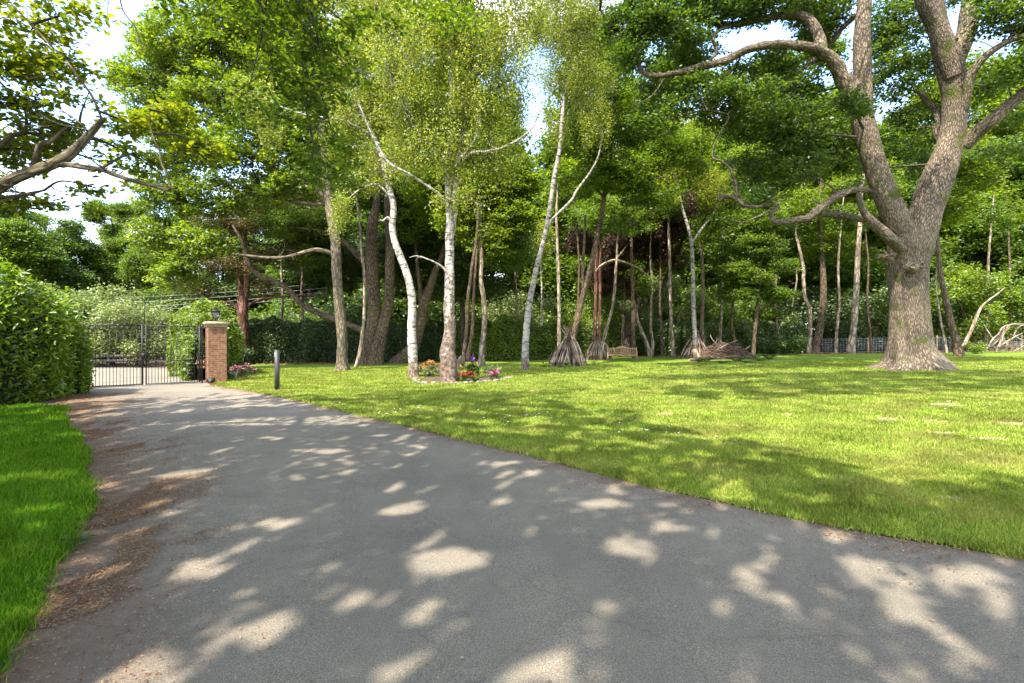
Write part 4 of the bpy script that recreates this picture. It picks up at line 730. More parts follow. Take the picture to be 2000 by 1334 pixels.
# ---- tree just left of the camera, its limbs reaching into the picture ------------
Ya = 7.4
tree('hornbeam_tree', 'near tree reaching its bare-edged limbs in from the side above the laurel hedge', 'tree', Ya,
     [[(-720, 890, 90), (-700, 700, 74), (-660, 500, 66), (-600, 300, 56), (-560, 100, 46), (-500, -200, 34), (-460, -500, 20)]],
     [(60, 60, 95, 50, .3, .9), (150, 20, 60, 30, .3, .7), (30, 140, 60, 30, .2, .9), (130, 130, 60, 28, .3, .8), (60, 210, 80, 40, .5, 1.1), (170, 190, 50, 24, .5, .7), (100, 270, 100, 40, 1, 1), (250, 240, 60, 22, .6, 1.6), (30, 320, 60, 28, .8, .8), (180, 310, 60, 20, .6, .6),
      (250, 300, 70, 24, .8, .7), (340, 240, 60, 26, .8, 2.2), (390, 300, 60, 24, 1, 2.2), (300, 330, 60, 18, 1, 1.6), (60, 130, 70, 40, .8, 1.2), (60, 290, 70, 30, 1.2, 1.5), (90, 400, 100, 22, .8, .8), (200, 370, 80, 16, .8, .6), (-100, 100, 120, 120, 0, .8), (-250, 200, 150, 120, 0, .8)],
     'greybark', 'lf_near', .095, 270, 40, .28, .35, 'twigdark',
     limbs=[[(-620, 350, 50), (-400, 440, 44), (-200, 440, 40), (-90, 410, 36), (-30, 385, 33), (0, 365, 30), (28, 347, 28), (60, 336, 27), (95, 325, 27), (130, 306, 24), (155, 285, 21), (175, 262, 18), (190, 245, 15), (203, 231, 10)],
            [(200, 234, 5), (192, 215, 5.5), (180, 188, 6), (160, 160, 6), (135, 125, 6), (105, 95, 5), (82, 70, 5), (55, 40, 4.5), (28, 15, 4), (8, -15, 4), (-20, -60, 3)],
            [(70, 340, 14), (92, 324, 16), (122, 321, 14), (160, 326, 13), (200, 332, 12), (225, 342, 11), (258, 352, 10), (295, 362, 8.5), (330, 371, 7)],
            [(328, 371, 4), (333, 362, 4), (325, 340, 4), (315, 318, 3.5), (310, 290, 4), (302, 275, 3), (294, 245, 2.5), (292, 214, 2)],
            [(-560, 300, 36), (-300, 320, 30), (-100, 310, 26), (-40, 300, 22, .5), (0, 284, 16, .5), (25, 264, 13, .5), (48, 258, 9, .5), (52, 235, 7, .5), (48, 215, 4, .5)],
            [(-560, 420, 40), (-300, 450, 34), (-60, 402, 22, .6), (0, 391, 18, .6), (30, 385, 15, .6), (60, 378, 9, .6), (85, 372, 5, .6)],
            [(60, 336, 14, .4), (72, 305, 15, .4), (78, 285, 15, .4), (100, 275, 11, .4), (125, 252, 6, .4), (155, 240, 4, .4)],
            [(180, 262, 3), (150, 235, 2, .1), (120, 215, 1.5, .2)], [(62, 232, 3, .2), (56, 190, 3, .2), (70, 150, 2, .2)]], seed=32, k=16, hexa=True, lobe=None, up=.9, wide=.68, origin=P(-720, 890, Ya), reach=14)

# ---- the tree over the drive: stands behind, throws the dappled shade ------------
def W3(x, y, z, w=0): return (x, z, w, y)
tree('beech_tree', 'overhanging tree whose low leafy sprays dip in above the drive', 'tree', 0,
     [[W3(-5.2, -6, 0, .9), W3(-5.1, -5.9, 1.5, .75), W3(-4.9, -5.6, 4, .65), W3(-4.4, -4.8, 7, .55), W3(-4, -4, 10, .4), W3(-3.6, -3.2, 13, .2)]],
     [],
     'greybark', 'lf_green', .11, 110, 60, .5, .4, 'twigdark', world=True, seed=33, k=14,
     limbs=[[W3(-4.8, -5.3, 4.6, .34), W3(-4.5, -2, 7, .3), W3(-4.2, 2, 8.8, .24), W3(-4.3, 6, 9.4, .16), W3(-4.5, 9.5, 9.0, .08), W3(-4.6, 11.2, 8.2, .03)],
            [W3(-4.5, -5, 5.8, .3), W3(-1, -3, 8.2, .22), W3(1, -1.2, 9.2, .12), W3(2, 0, 9.6, .06)],
            [W3(-4.6, -5.3, 5.4, .3), W3(-8, -2, 8, .22), W3(-10, 2, 9.6, .16), W3(-12, 6, 9.6, .1), W3(-12.5, 9, 9.2, .05)],
            [W3(-4.2, -4.5, 7.5, .26), W3(-6.5, 1, 9.6, .2), W3(-8, 5, 10.2, .13), W3(-8.5, 8, 10, .06)],
            [W3(-4.3, 6, 9.4, .10), W3(-2, 8, 9.6, .07), W3(0, 9, 9.4, .03)]], origin=(-5.2, -6, 0))
beech = [o for o in COL.objects if o.name.startswith('beech_tree')][-1]
# its crown: clumps along the limbs, thick over the drive with gaps for the sun flecks
g = np.random.default_rng(77); mb = MB()
SH = np.array([(4.9, 4.4), (3.9, 6.2), (3.1, 8), (2.6, 9.6), (1.6, 12.3), (0, 14.3), (-2.6, 14.8), (-5, 14.2), (-7.5, 15.3), (-9.2, 15.5), (-11.2, 13.4), (-12.3, 9.5), (-18, 5.5), (-18, -2), (-8, -4), (4, -4), (9, -3), (10, 0)])
holes = [(640, 930, 36, 9), (770, 951, 20, 8), (870, 1090, 22, 8), (715, 1172, 36, 20), (520, 1215, 62, 30), (890, 1187, 46, 22), (845, 1300, 60, 34), (1120, 1300, 46, 26), (985, 1315, 50, 28), (1052, 1180, 20, 9), (1302, 1026, 28, 8), (1382, 1130, 16, 7), (565, 1022, 36, 9), (420, 1112, 44, 16), (378, 1078, 26, 12), (325, 985, 20, 6), (480, 1068, 36, 10),
         (1480, 1100, 60, 16), (1560, 1130, 90, 26), (1640, 1180, 90, 24), (1500, 1070, 30, 9), (1700, 1235, 60, 20), (1800, 1120, 90, 16), (1900, 1165, 120, 20), (1840, 1215, 90, 20), (1960, 1250, 80, 24), (1770, 1290, 70, 24), (1960, 1110, 60, 10), (1600, 1045, 60, 8), (1380, 985, 50, 6), (1250, 955, 40, 5), (1000, 908, 30, 6), (1000, 925, 40, 5), (1690, 1090, 40, 10),
         (800, 870, 30, 3), (620, 880, 26, 3), (560, 855, 30, 3), (700, 905, 20, 4), (440, 800, 60, 4), (360, 778, 80, 4), (300, 792, 60, 3), (520, 790, 50, 3), (170, 808, 60, 5), (60, 830, 60, 8), (110, 1000, 40, 8), (50, 950, 40, 10), (230, 770, 60, 3), (390, 815, 40, 3),
         (1010, 830, 60, 4), (1130, 850, 40, 5), (920, 845, 40, 3), (1300, 900, 40, 5), (1450, 950, 50, 6), (1560, 975, 50, 6), (870, 800, 50, 3), (700, 800, 40, 2.5), (1150, 880, 50, 4)]
HG = []
for px, py, a_, b_ in holes:
    x, y, z = base(px, py); HG.append((x, y, a_ / 1000 * y, b_ * y / (py - 667)))
def shade_ok(p):
    t = p[:, 2] / SUNV.z; sx = p[:, 0] - SUNV.x * t; sy = p[:, 1] - SUNV.y * t
    n1 = fnoise(sx, sy, 2.1, 31) * .9; ok = inpoly(sx + n1, sy + fnoise(sx, sy, 2.6, 32) * .8, SH)
    hf = fnoise(sx, sy, 15 - 6 * np.clip(sy / 12, 0, 1), 35)
    for x, y, a_, b_ in HG:
        th = np.arctan2((sy - y) / b_, (sx - x) / a_); ok &= (((sx - x) / a_) ** 2 + ((sy - y) / b_) ** 2 > 2.7 * (1 + .35 * np.sin(3 * th + x * 7) + .25 * np.sin(5 * th + y * 5))) | (hf > .0)
    far_ = np.clip((sy - 9) / 5, 0, 1); lawnside = (sx * .6 + sy * .8 > 6.4); ok &= ~(lawnside & (fnoise(sx, sy, 5.5, 36) > .18)); ok &= hf < .46; ok &= fnoise(sx * 1.0, sy * .8, 4.2, 33) < .50 - .34 * far_
    ka = (p[:, 1] - 7.4) / -.6; xa = p[:, 0] + .35 * ka; za = p[:, 2] - ka
    ok &= ~((xa > -8.6) & (xa < -4.2) & (za > 3.6) & (za < 7.6) & (g.uniform(0, 1, len(p)) < .88))
    ok &= p[:, 2] > 2.2 + .67 * p[:, 1]
    return ok
m_ = 5200; gx_ = g.uniform(-19, 10, m_); gy_ = g.uniform(-4, 17, m_); z_ = g.uniform(8.8, 11.8, m_)
cc_a = np.stack([gx_ + SUNV.x * z_ / SUNV.z, gy_ + SUNV.y * z_ / SUNV.z, z_], 1)
k_ = g.integers(0, m_, 420000); dl = g.normal(size=(420000, 3)) * [.34, .34, .14]; pl_ = cc_a[k_] + dl; pl_ = pl_[shade_ok(pl_)]
leaves_at(mb, pl_, .16, up=1.3, g=g); cc_a = cc_a[shade_ok(cc_a)][::3]
# low sprays in view at the top of the picture
sp = []
for px, py, rx, ry, Y, n in ((350, -10, 60, 40, 9.5, 10), (470, 20, 80, 60, 10, 22), (560, 90, 70, 90, 10, 34), (620, 190, 60, 90, 10, 34), (650, 310, 40, 70, 10.3, 18), (700, 60, 60, 60, 10, 14), (880, 30, 60, 40, 10, 14), (520, 200, 60, 60, 10.3, 16), (450, -60, 160, 50, 9.5, 30), (700, -60, 160, 50, 9.5, 30), (610, 100, 60, 80, 9.7, 24)):
    for k in range(n):
        q = P(px + g.normal() * rx * .6, py + g.normal() * ry * .6, Y + g.normal() * .6); sp.append(q)
sp = np.array(sp); leafcloud(mb, sp, g.uniform(.16, .36, len(sp)), len(sp) * 34, .105, up=1.0, flat=.45, hexa=True, g=g)
off = np.array(beech.location); 
for v in mb.V: v -= off
lim = np.array([(-4.2, 2, 8.8), (-4.3, 6, 9.4), (-4.5, 9.5, 9.0), (-4.6, 11.2, 8.2), (-8, 5, 10.2), (-8.5, 8, 10), (2, 0, 9.4), (-10, 2, 9.6), (-1, -3, 8.2), (-12, 6, 9.6), (-2, 8, 9.6), (0, 9, 9.4), (-6.5, 1, 9.6)])
for e in np.vstack([cc_a[::4], sp[::5]]):
    a = lim[np.linalg.norm(lim - e, axis=1).argmin()]; md = (a + e) / 2 + g.normal(size=3) * .2
    q = smooth_path([(*a, .03), (*md, .018), (*e, .008)], 3); tube(mb, q[:, :3] - off, q[:, 3], 4, m=1)
for st in ([(232, -20, 2.5), (240, 20, 2.5), (262, 50, 2.2), (275, 80, 1.6), (290, 100, 1)], [(255, 40, 1.6), (270, 62, 1.4), (278, 100, 1)], [(215, -10, 1.6), (210, 20, 1.2), (212, 55, .9)], [(500, -30, 3), (520, 60, 2.6), (530, 120, 2)], [(425, -20, 3), (432, 20, 2.5), (436, 60, 1.5)]):
    q = smooth_path([(*P(a, b, 9.6), w_ / 2000 * 9.6) for a, b, w_ in st], 4); tube(mb, q[:, :3] - off, q[:, 3], 5, m=1)
mb.obj('crown', [M['lf_green'], M['twigdark']], beech)

# ---- unseen tree added behind the camera, crown laid out to shade the lawn strip
shade_tree = tree('wood_or_shade_tree', 'unseen tree added behind the viewpoint to shade the lawn strip before the oak', 'tree', 0, [[W3(9.5, -4, 0, .9), W3(9.5, -4, 2, .72), W3(9.4, -3.8, 6, .6), W3(9.2, -3.4, 11, .42), W3(9, -3, 16, .18)]], [], 'greybark', 'lf_green', world=True, seed=51, k=14, origin=(9.5, -4, 0),
     limbs=[[W3(9.4, -3.7, 8, .36), W3(8, 0, 11.5, .26), W3(6, 4, 13.5, .16), W3(4, 6.5, 14, .07)], [W3(9.4, -3.7, 7.5, .34), W3(9.5, 0, 11, .24), W3(8.5, 4, 13.4, .15), W3(8, 7, 14, .06)], [W3(9.4, -3.7, 8.5, .3), W3(11.5, 0, 12, .2), W3(11.5, 4, 13.6, .14), W3(11.5, 8, 14, .05)], [W3(9.4, -3.7, 9, .26), W3(12, -4, 12, .16), W3(14, -4, 14, .06)]])
g = np.random.default_rng(52); n_ = 130000; SA = np.array([(3.2, 13.6), (6, 12.6), (11, 13.2), (17, 14.3), (20, 16.5), (18, 18.6), (12, 18.8), (8, 17.6), (4.5, 15.8)])
gx_ = g.uniform(2, 21, n_); gy_ = g.uniform(12, 19.5, n_); z_ = 13.6 + g.normal(0, .8, n_)
ok = inpoly(gx_ + .8 * fnoise(gx_, gy_, 2.2, 71), gy_ + .9 * fnoise(gx_, gy_, 2.6, 72), SA) & (fnoise(gx_, gy_ * 1.4, 3.6, 73) < .12)
pl_ = np.stack([gx_ + SUNV.x * z_ / SUNV.z, gy_ + SUNV.y * z_ / SUNV.z, z_], 1)[ok]; off = np.array(shade_tree.location)
mb = MB(); leaves_at(mb, pl_ - off, .16, up=1.0, g=g)
cc_b = np.stack([9.3 + g.normal(0, 2.3, 90), -3 + g.normal(0, 2.0, 90), 13.5 + g.normal(0, 1.8, 90)], 1); leafcloud(mb, cc_b - off, g.uniform(.5, 1.0, 90), 14000, .17, up=.8, g=g)
lim = np.array([(6, 4, 13.5), (4, 6.5, 14), (8.5, 4, 13.4), (8, 7, 14), (11.5, 4, 13.6), (11.5, 8, 14), (9.2, -3.4, 11)])
for e_ in np.vstack([pl_[::1200], cc_b[::3]]):
    a_ = lim[np.linalg.norm(lim - e_, axis=1).argmin()]; md = (a_ + e_) / 2 + g.normal(size=3) * .25; q = smooth_path([(*a_, .035), (*md, .02), (*e_, .008)], 3); tube(mb, q[:, :3] - off, q[:, 3], 4, m=1)
mb.obj('crown', [M['lf_green'], M['twigdark']], shade_tree)

for k_, (px, Y, w_, wob, lb) in enumerate([(545, 40, 7, 10, 'slender sapling stem between the yew and the lime behind the bollard'), (595, 41, 8, -8, 'slim dark stem left of the lime trunk in front of the hedge'), (1003, 41, 6, 8, 'slender stem in the gap just left of the leaning birch foot'), (1135, 40, 6, -8, 'slim stem behind the right edge of the larger stick den'), (1215, 42, 7, 6, 'thin stem left of the bench back in the shade'), (1293, 40, 6, -6, 'thin stem midway between the V-shaped pair and the lone stem'),
        (1405, 41, 7, 8, 'slim dark stem above the left part of the brush pile'), (1520, 41, 7, -8, 'slender stem behind the wire fence right of the young maple'), (1632, 40, 7, 10, 'slender stem between the curving brown trunk and the smooth pale trunk'), (1702, 40, 6, -12, 'slim leaning stem just left of the great oak foot'), (1925, 41, 8, 10, 'slender stem behind the leaning bare pale trunk'), (1975, 41, 8, -6, 'slender stem behind the dead branches at the fence')]):
    tree('hazel_sapling', lb, 'tree', Y, [[(px, 700, w_), (px + wob * .2, 650, w_ * .9), (px + wob * .7, 590, w_ * .8), (px + wob * .5, 520, w_ * .7), (px + wob, 450, w_ * .55), (px + wob * 1.6, 380, w_ * .3)]], [(px + wob, 420, 24, 30, 0, .5)], 'brownbark' if k_ % 2 else 'palebark', 'lf_green', .17, 200, 50, .7, .6, 'twigdark', seed=60 + k_, k=8, group='slender stems along the wood edge')
# ================================================================ HEDGES AND SHRUBS
def hedge(name, label, path, heights, depth, leaf, lsize, dens, seed, cat='hedge', wide=.62, group=None, bump=.18, up=.3, hexa=False, spray=0, foot=0.0):
    """path (x,y) line of the hedge's middle, heights per point"""
    g = np.random.default_rng(seed); q = smooth_path([(x, y, h) for (x, y), h in zip(path, heights)], 8)
    b0 = (q[0][0], q[0][1], gzf(q[0][0], q[0][1])); off = np.array(b0)
    L = np.concatenate([[0], np.cumsum(np.linalg.norm(np.diff(q[:, :2], axis=0), axis=1))])
    root = thing(name, label, cat, b0, 0, group)
    T = np.gradient(q[:, :2], axis=0); T /= np.linalg.norm(T, axis=1)[:, None]; NN = np.stack([-T[:, 1], T[:, 0]], 1)
    ph = g.uniform(0, 6.28, 8)
    def bmp(s, a): return bump * (np.sin(s * 1.7 + ph[0] + 2 * a) + .8 * np.sin(s * 3.1 + ph[1] + 5 * a) + .7 * np.sin(s * .7 + ph[2]) + .6 * np.sin(s * 5.3 + ph[3] - 7 * a))
    def surf(s, a, inset):
        """a in 0..1 goes from one foot over the top to the other foot"""
        x = np.interp(s, L, q[:, 0]); y = np.interp(s, L, q[:, 1]); h = np.interp(s, L, q[:, 2]); nx = np.interp(s, L, NN[:, 0]); ny = np.interp(s, L, NN[:, 1])
        hh = h / (2 * h + depth); side = np.minimum(a, 1 - a) / hh; sg = np.where(a < .5, 1.0, -1.0); ut = np.clip((a - hh) / (1 - 2 * hh), 0, 1)
        cu = np.where(side < 1, sg, 1 - 2 * ut); zf = np.clip(side, 0, 1)
        cv = (h + bmp(s, a + 3) - inset) * zf * (1 - .16 * np.abs(cu) ** 4 * zf); cu = cu * (1 - .22 * zf ** 5 - .12 * (1 - zf) ** 3) * (depth / 2 + bmp(s, a) - inset)
        end = np.clip(np.minimum(s, L[-1] - s) / (depth * .5), 0, 1) ** .5; cu = cu * (.35 + .65 * end); cv = cv * (.7 + .3 * end)
        X = x + nx * cu; Yv = y + ny * cu
        return np.stack([X, Yv, gz(X, Yv) + foot + cv * (1 - 0)], 1)
    area = L[-1] * (depth + 2 * q[:, 2].mean()); n = int(area * dens)
    s = g.uniform(0, L[-1], n); a = g.uniform(.0, 1, n); ins = g.exponential(.09, n) - .06
    p = surf(s, a, ins); mb = MB(); leaves_at(mb, p - off, lsize, up=up, wide=wide, g=g, hexa=hexa, droop=g.normal(size=p.shape) * .5 + [0, 0, .25])
    if spray:
        s = g.uniform(0, L[-1], spray); a = g.uniform(.05, .95, spray); c_ = surf(s, a, -.12); 
        leafcloud(mb, c_ - off, np.full(spray, lsize * 1.1), spray * 9, lsize, up=.5, flat=.9, g=g, wide=wide, hexa=hexa)
    mb.obj('foliage', leaf, root)
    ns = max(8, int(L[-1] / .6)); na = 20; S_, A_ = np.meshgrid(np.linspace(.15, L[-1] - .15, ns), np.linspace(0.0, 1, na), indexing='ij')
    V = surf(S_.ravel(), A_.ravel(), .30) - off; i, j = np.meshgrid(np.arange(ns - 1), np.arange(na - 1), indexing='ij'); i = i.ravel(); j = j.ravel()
    mb = MB(); mb.add(V, np.stack([i * na + j, i * na + j + 1, (i + 1) * na + j + 1, (i + 1) * na + j], 1)); mb.obj('hedge_core', M['core'], root)  # solid dark core put in to block the view through the leaves
    return root
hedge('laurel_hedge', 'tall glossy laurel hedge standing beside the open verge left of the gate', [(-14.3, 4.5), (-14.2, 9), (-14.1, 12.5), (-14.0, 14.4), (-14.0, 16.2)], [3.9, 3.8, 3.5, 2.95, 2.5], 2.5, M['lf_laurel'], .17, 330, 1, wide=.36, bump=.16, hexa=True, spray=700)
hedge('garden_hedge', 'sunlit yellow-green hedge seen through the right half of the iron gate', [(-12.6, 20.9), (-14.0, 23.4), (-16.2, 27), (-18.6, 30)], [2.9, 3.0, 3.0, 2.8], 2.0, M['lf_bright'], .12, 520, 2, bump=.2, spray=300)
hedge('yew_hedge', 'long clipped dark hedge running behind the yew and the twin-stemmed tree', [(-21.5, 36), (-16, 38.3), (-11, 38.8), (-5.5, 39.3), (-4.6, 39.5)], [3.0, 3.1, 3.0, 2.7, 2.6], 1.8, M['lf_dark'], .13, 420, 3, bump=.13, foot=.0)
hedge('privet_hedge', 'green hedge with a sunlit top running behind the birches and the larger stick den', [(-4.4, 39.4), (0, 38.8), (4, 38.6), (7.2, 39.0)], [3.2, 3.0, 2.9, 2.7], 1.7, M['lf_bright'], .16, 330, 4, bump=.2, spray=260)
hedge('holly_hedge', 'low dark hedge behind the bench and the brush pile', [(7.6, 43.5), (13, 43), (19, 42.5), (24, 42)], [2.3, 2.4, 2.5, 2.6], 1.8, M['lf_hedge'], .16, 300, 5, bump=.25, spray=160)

def shrub(name, label, px, Y, h, r, leaf, lsize, n, seed, cat='shrub', group=None, twig='twigdark', flat=.8, stems=6, up=.6, crad=.45, nc=26):
    g = np.random.default_rng(seed); x = (px - 1000) / 1000 * Y; z = gzf(x, Y); root = thing(name, label, cat, (x, Y, z), 0, group)
    v = g.normal(size=(nc, 3)); v /= np.linalg.norm(v, axis=1)[:, None]; v *= (g.uniform(0, 1, nc) ** .4)[:, None]
    C = np.stack([v[:, 0] * r, v[:, 1] * r * .8, h * .54 + v[:, 2] * h * .44], 1); C[:, 2] = np.maximum(C[:, 2], .15)
    mb = MB(); leafcloud(mb, C, crad * g.uniform(.6, 1.3, nc), n, lsize, up=up, flat=flat, g=g); mb.obj('foliage', leaf, root)
    mb = MB()
    for k in range(stems):
        e = C[g.integers(nc)]; q = smooth_path([(g.normal() * .08, g.normal() * .08, -.1, .035 * h / 2 + .01), (e[0] * .4, e[1] * .4, e[2] * .6, .02 * h / 2 + .006), (*e, .006)], 4); tube(mb, q[:, :3], q[:, 3], 5)
    mb.obj('stem', M[twig], root); return root
shrub('willow_shrub', 'pale grey-green bush filling the view above the gate', 150, 34, 5.4, 3.4, M['lf_pale'], .17, 15000, 1, crad=.9, nc=60, twig='twigpale')
shrub('willow_shrub', 'silvery bush behind the tall centre stile of the gate', 265, 33, 4.3, 2.8, M['lf_pale'], .16, 12000, 2, crad=.8, nc=50, twig='twigpale')
shrub('elder_shrub', 'mid green bush seen through the left half of the gate above the timber barrier', 215, 36, 3.1, 3.6, M['lf_hedge'], .17, 9000, 3, crad=.8, nc=40)
shrub('elder_shrub', 'leafy bush over the wall side of the drive behind the laurel', 60, 32, 5.2, 3.2, M['lf_green'], .18, 11000, 4, crad=.9, nc=50)
shrub('elder_shrub', 'low green bush right beside the brick pillar under the yew', 455, 27, 1.5, .9, M['lf_dark'], .10, 3500, 41, crad=.35, nc=26)
shrub('laurel_shrub', 'glossy bush behind the yew hedge above the dark bollard', 560, 43, 5.0, 3.5, M['lf_green'], .2, 11000, 5, crad=.9, nc=46)
shrub('laurel_shrub', 'tall bush behind the hedge between lime and twin-stemmed tree', 690, 44, 5.5, 3.0, M['lf_hedge'], .2, 10000, 6, crad=.9, nc=46)
shrub('laurel_shrub', 'pale-leaved bush just over the hedge beside the leaning birch', 1010, 45, 6.5, 3.2, M['lf_pale'], .2, 12000, 7, crad=.9, nc=50)
shrub('bramble_shrub', 'sunny bush filling the gap behind the copper beech', 1170, 44.5, 6, 3.2, M['lf_bright'], .2, 11000, 8, crad=.9, nc=50)
shrub('bramble_shrub', 'pale sunlit bush behind the lone straight stem', 1300, 46, 6.8, 3.4, M['lf_pale'], .2, 12000, 9, crad=.9, nc=50)
shrub('bramble_shrub', 'bright green bush behind the young tiered maple', 1410, 47, 6.5, 3.6, M['lf_green'], .2, 12000, 10, crad=.9, nc=50)
shrub('bramble_shrub', 'low bush tangled in the wire fence right of the brush pile', 1530, 38.5, 1.5, 1.6, M['lf_hedge'], .15, 4500, 11, crad=.45)
shrub('rhododendron_bush', 'dark shrubbery behind the wire fence and the curving brown trunk', 1615, 44, 5.5, 4, M['lf_dark'], .2, 14000, 12, crad=.9, nc=60)
shrub('rhododendron_bush', 'green layered shrub behind the fence left of the great oak', 1700, 43, 6.0, 3.4, M['lf_hedge'], .2, 12000, 13, crad=.9, nc=56)
shrub('rhododendron_bush', 'lush shrub with layered leaves just right of the great oak', 1900, 42, 7.0, 3.6, M['lf_bright'], .2, 15000, 14, crad=.9, nc=64)
shrub('rhododendron_bush', 'dark green shrub at the fence end beyond the dead branches', 2010, 42, 6.0, 3.6, M['lf_green'], .2, 13000, 15, crad=.9, nc=60)
shrub('rhododendron_bush', 'shadowed shrub directly behind the great oak trunk', 1800, 44, 6.5, 3.4, M['lf_dark'], .2, 12000, 16, crad=.9, nc=56)
shrub('nettle_clump', 'leafy weeds at the foot of the dead branches', 1905, 35.6, .8, 1.0, M['lf_bright'], .12, 1500, 17, crad=.25, nc=16)

# ================================================================ THE WOOD BEHIND
def wood_proto(seed, h, r, leaf, bark, low, dens):
    g = np.random.default_rng(seed); bl = []
    for k in range(24):
        f = g.uniform(0, 1); zz = low + (h - low) * f; rr_ = r * (1 - .55 * f) ; a = g.uniform(0, 6.28)
        bl.append((rr_ * .62 * math.cos(a), zz, rr_ * .48, rr_ * .36, rr_ * .55 * math.sin(a), 1, rr_ * .48))
    st = [[(0, 0, .5 + h * .012), (.1, h * .12, .42), (g.normal() * .2, h * .35, .34, g.normal() * .2), (g.normal() * .3, h * .65, .22, .1), (0, h * .95, .06)]]
    return lambda name, label: tree(name, label, 'tree', 0, st, bl, bark, leaf, .21, dens * 1.6, 60, .9, .5, 'twigdark', world=True, seed=seed, k=8, reach=8, group=None)
protos = [wood_proto(1, 17, 5.2, 'lf_green', 'brownbark', 2.5, 95), wood_proto(2, 21, 5.5, 'lf_bright', 'greybark', 5, 85), wood_proto(3, 15, 4.4, 'lf_oak', 'darkbark', 1.5, 110), wood_proto(4, 18, 4.8, 'lf_green', 'darkbark', 3, 100)]
wood = [
    (0, 30, 46, .95, 'rounded green wood tree far behind the laurel hedge'), (3, -60, 50, 1.1, 'shaded wood tree at the far edge beyond the laurel hedge'), (2, 140, 50, .95, 'shaded tree behind the pale bush over the gate'),
    (3, 215, 53, .88, 'dense tree beyond the public road, above the gate centre'), (0, 330, 50, .92, 'green wood tree behind the brick pillar'), (2, 430, 50, .95, 'shaded wood tree behind the yew'),
    (0, 520, 56, 1.15, 'green wood tree seen under the lime boughs'), (2, 610, 50, 1.0, 'shaded wood tree behind the lime trunk'), (1, 700, 54, 1.1, 'bright wood tree behind the slim twisted sapling'), (2, 790, 50, 1.05, 'shaded wood tree behind the white birch'),
    (3, 880, 53, 1.1, 'dense wood tree behind the rough-barked birch'), (0, 965, 54, .95, 'green wood tree behind the single mottled stem'), (3, 1040, 58, .62, 'short wood tree in the gap left of the leaning birch top'), (0, 1120, 54, .8, 'green wood tree behind the larger stick den'),
    (3, 1200, 52, .95, 'shaded wood tree behind the crooked mossy stem'), (1, 1285, 56, .85, 'sunlit wood tree behind the copper beech'), (0, 1370, 54, .9, 'green wood tree behind the smaller den birch'), (1, 1450, 55, .82, 'sunlit wood tree behind the brush pile'),
    (3, 1535, 53, .85, 'shaded wood tree behind the pale wriggling trunk'), (1, 1620, 52, .88, 'tall sunlit wood tree behind the curving brown trunk'), (0, 1705, 50, 1.0, 'green wood tree left of the oak fork'), (1, 1790, 53, .85, 'sunlit wood tree seen between the oak stems'),
    (1, 1880, 50, .95, 'bright wood tree right of the oak stems'), (0, 1960, 48, 1.0, 'green wood tree under the oak right-hand boughs'), (1, 2060, 50, 1.1, 'sunlit wood tree at the far end of the fence'), (3, 2160, 46, 1.0, 'shaded wood tree beyond the dead branches'), (1, 2270, 46, 1.0, 'bright wood tree past the end of the fence'),
    (1, 250, 62, .9, 'tall sunlit tree showing over the wood above the gate'), (0, 90, 62, 1.0, 'far wood tree showing above the dark ones behind the gate'), (3, 570, 66, 1.2, 'far wood tree deep between yew and lime'), (0, 1240, 68, 1.0, 'far wood tree deep behind the bench'), (3, 830, 66, 1.2, 'far wood tree deep behind the birches'), (0, 1660, 66, 1.0, 'far wood tree deep behind the pale trunk'), (1, 1450, 68, .95, 'far wood tree deep behind the young maple'), (3, 1950, 64, 1.0, 'far wood tree deep beyond the fence'),
    (0, 1110, 56, 1.1, 'tall green wood tree right behind the leaning birch top'), (1, 1180, 55, 1.2, 'tall bright tree behind the crown of the leaning brown trunk'), (3, 1330, 56, 1.2, 'tall green tree behind the crown of the smaller den birch'), (0, 1430, 55, 1.25, 'tall green tree behind the left oak boughs'), (3, 1560, 56, 1.25, 'tall green tree behind the oak limb bend'), (1, 900, 56, 1.2, 'tall bright tree behind the rough birch crown'), (0, 740, 56, 1.2, 'tall green tree behind the white birch crown'),
    (3, 700, 70, 1.1, 'farthest tree between the twin stems'), (0, 1050, 72, .9, 'farthest tree in the sky gap beside the leaning birch'),
]
made = {}
for k, (pi, px, Y, sc, lb) in enumerate(wood):
    if px > 560: sc *= 1.45
    x = (px - 1000) / 1000 * Y; rz_ = (k * 2.399) % 6.28; loc = (x, Y, gzf(x, Y)); nm = ['wood_or_shade_tree', 'sycamore_tree', 'holly_tree', 'oak_tree'][pi]
    if pi not in made:
        o = protos[pi](nm, lb); made[pi] = o; o.location = loc; o.rotation_euler = (0, 0, rz_); o.scale = (sc,) * 3; o['group'] = 'trees of the wood behind the hedges'
    else: copy_thing(made[pi], loc, rz_, sc, lb)

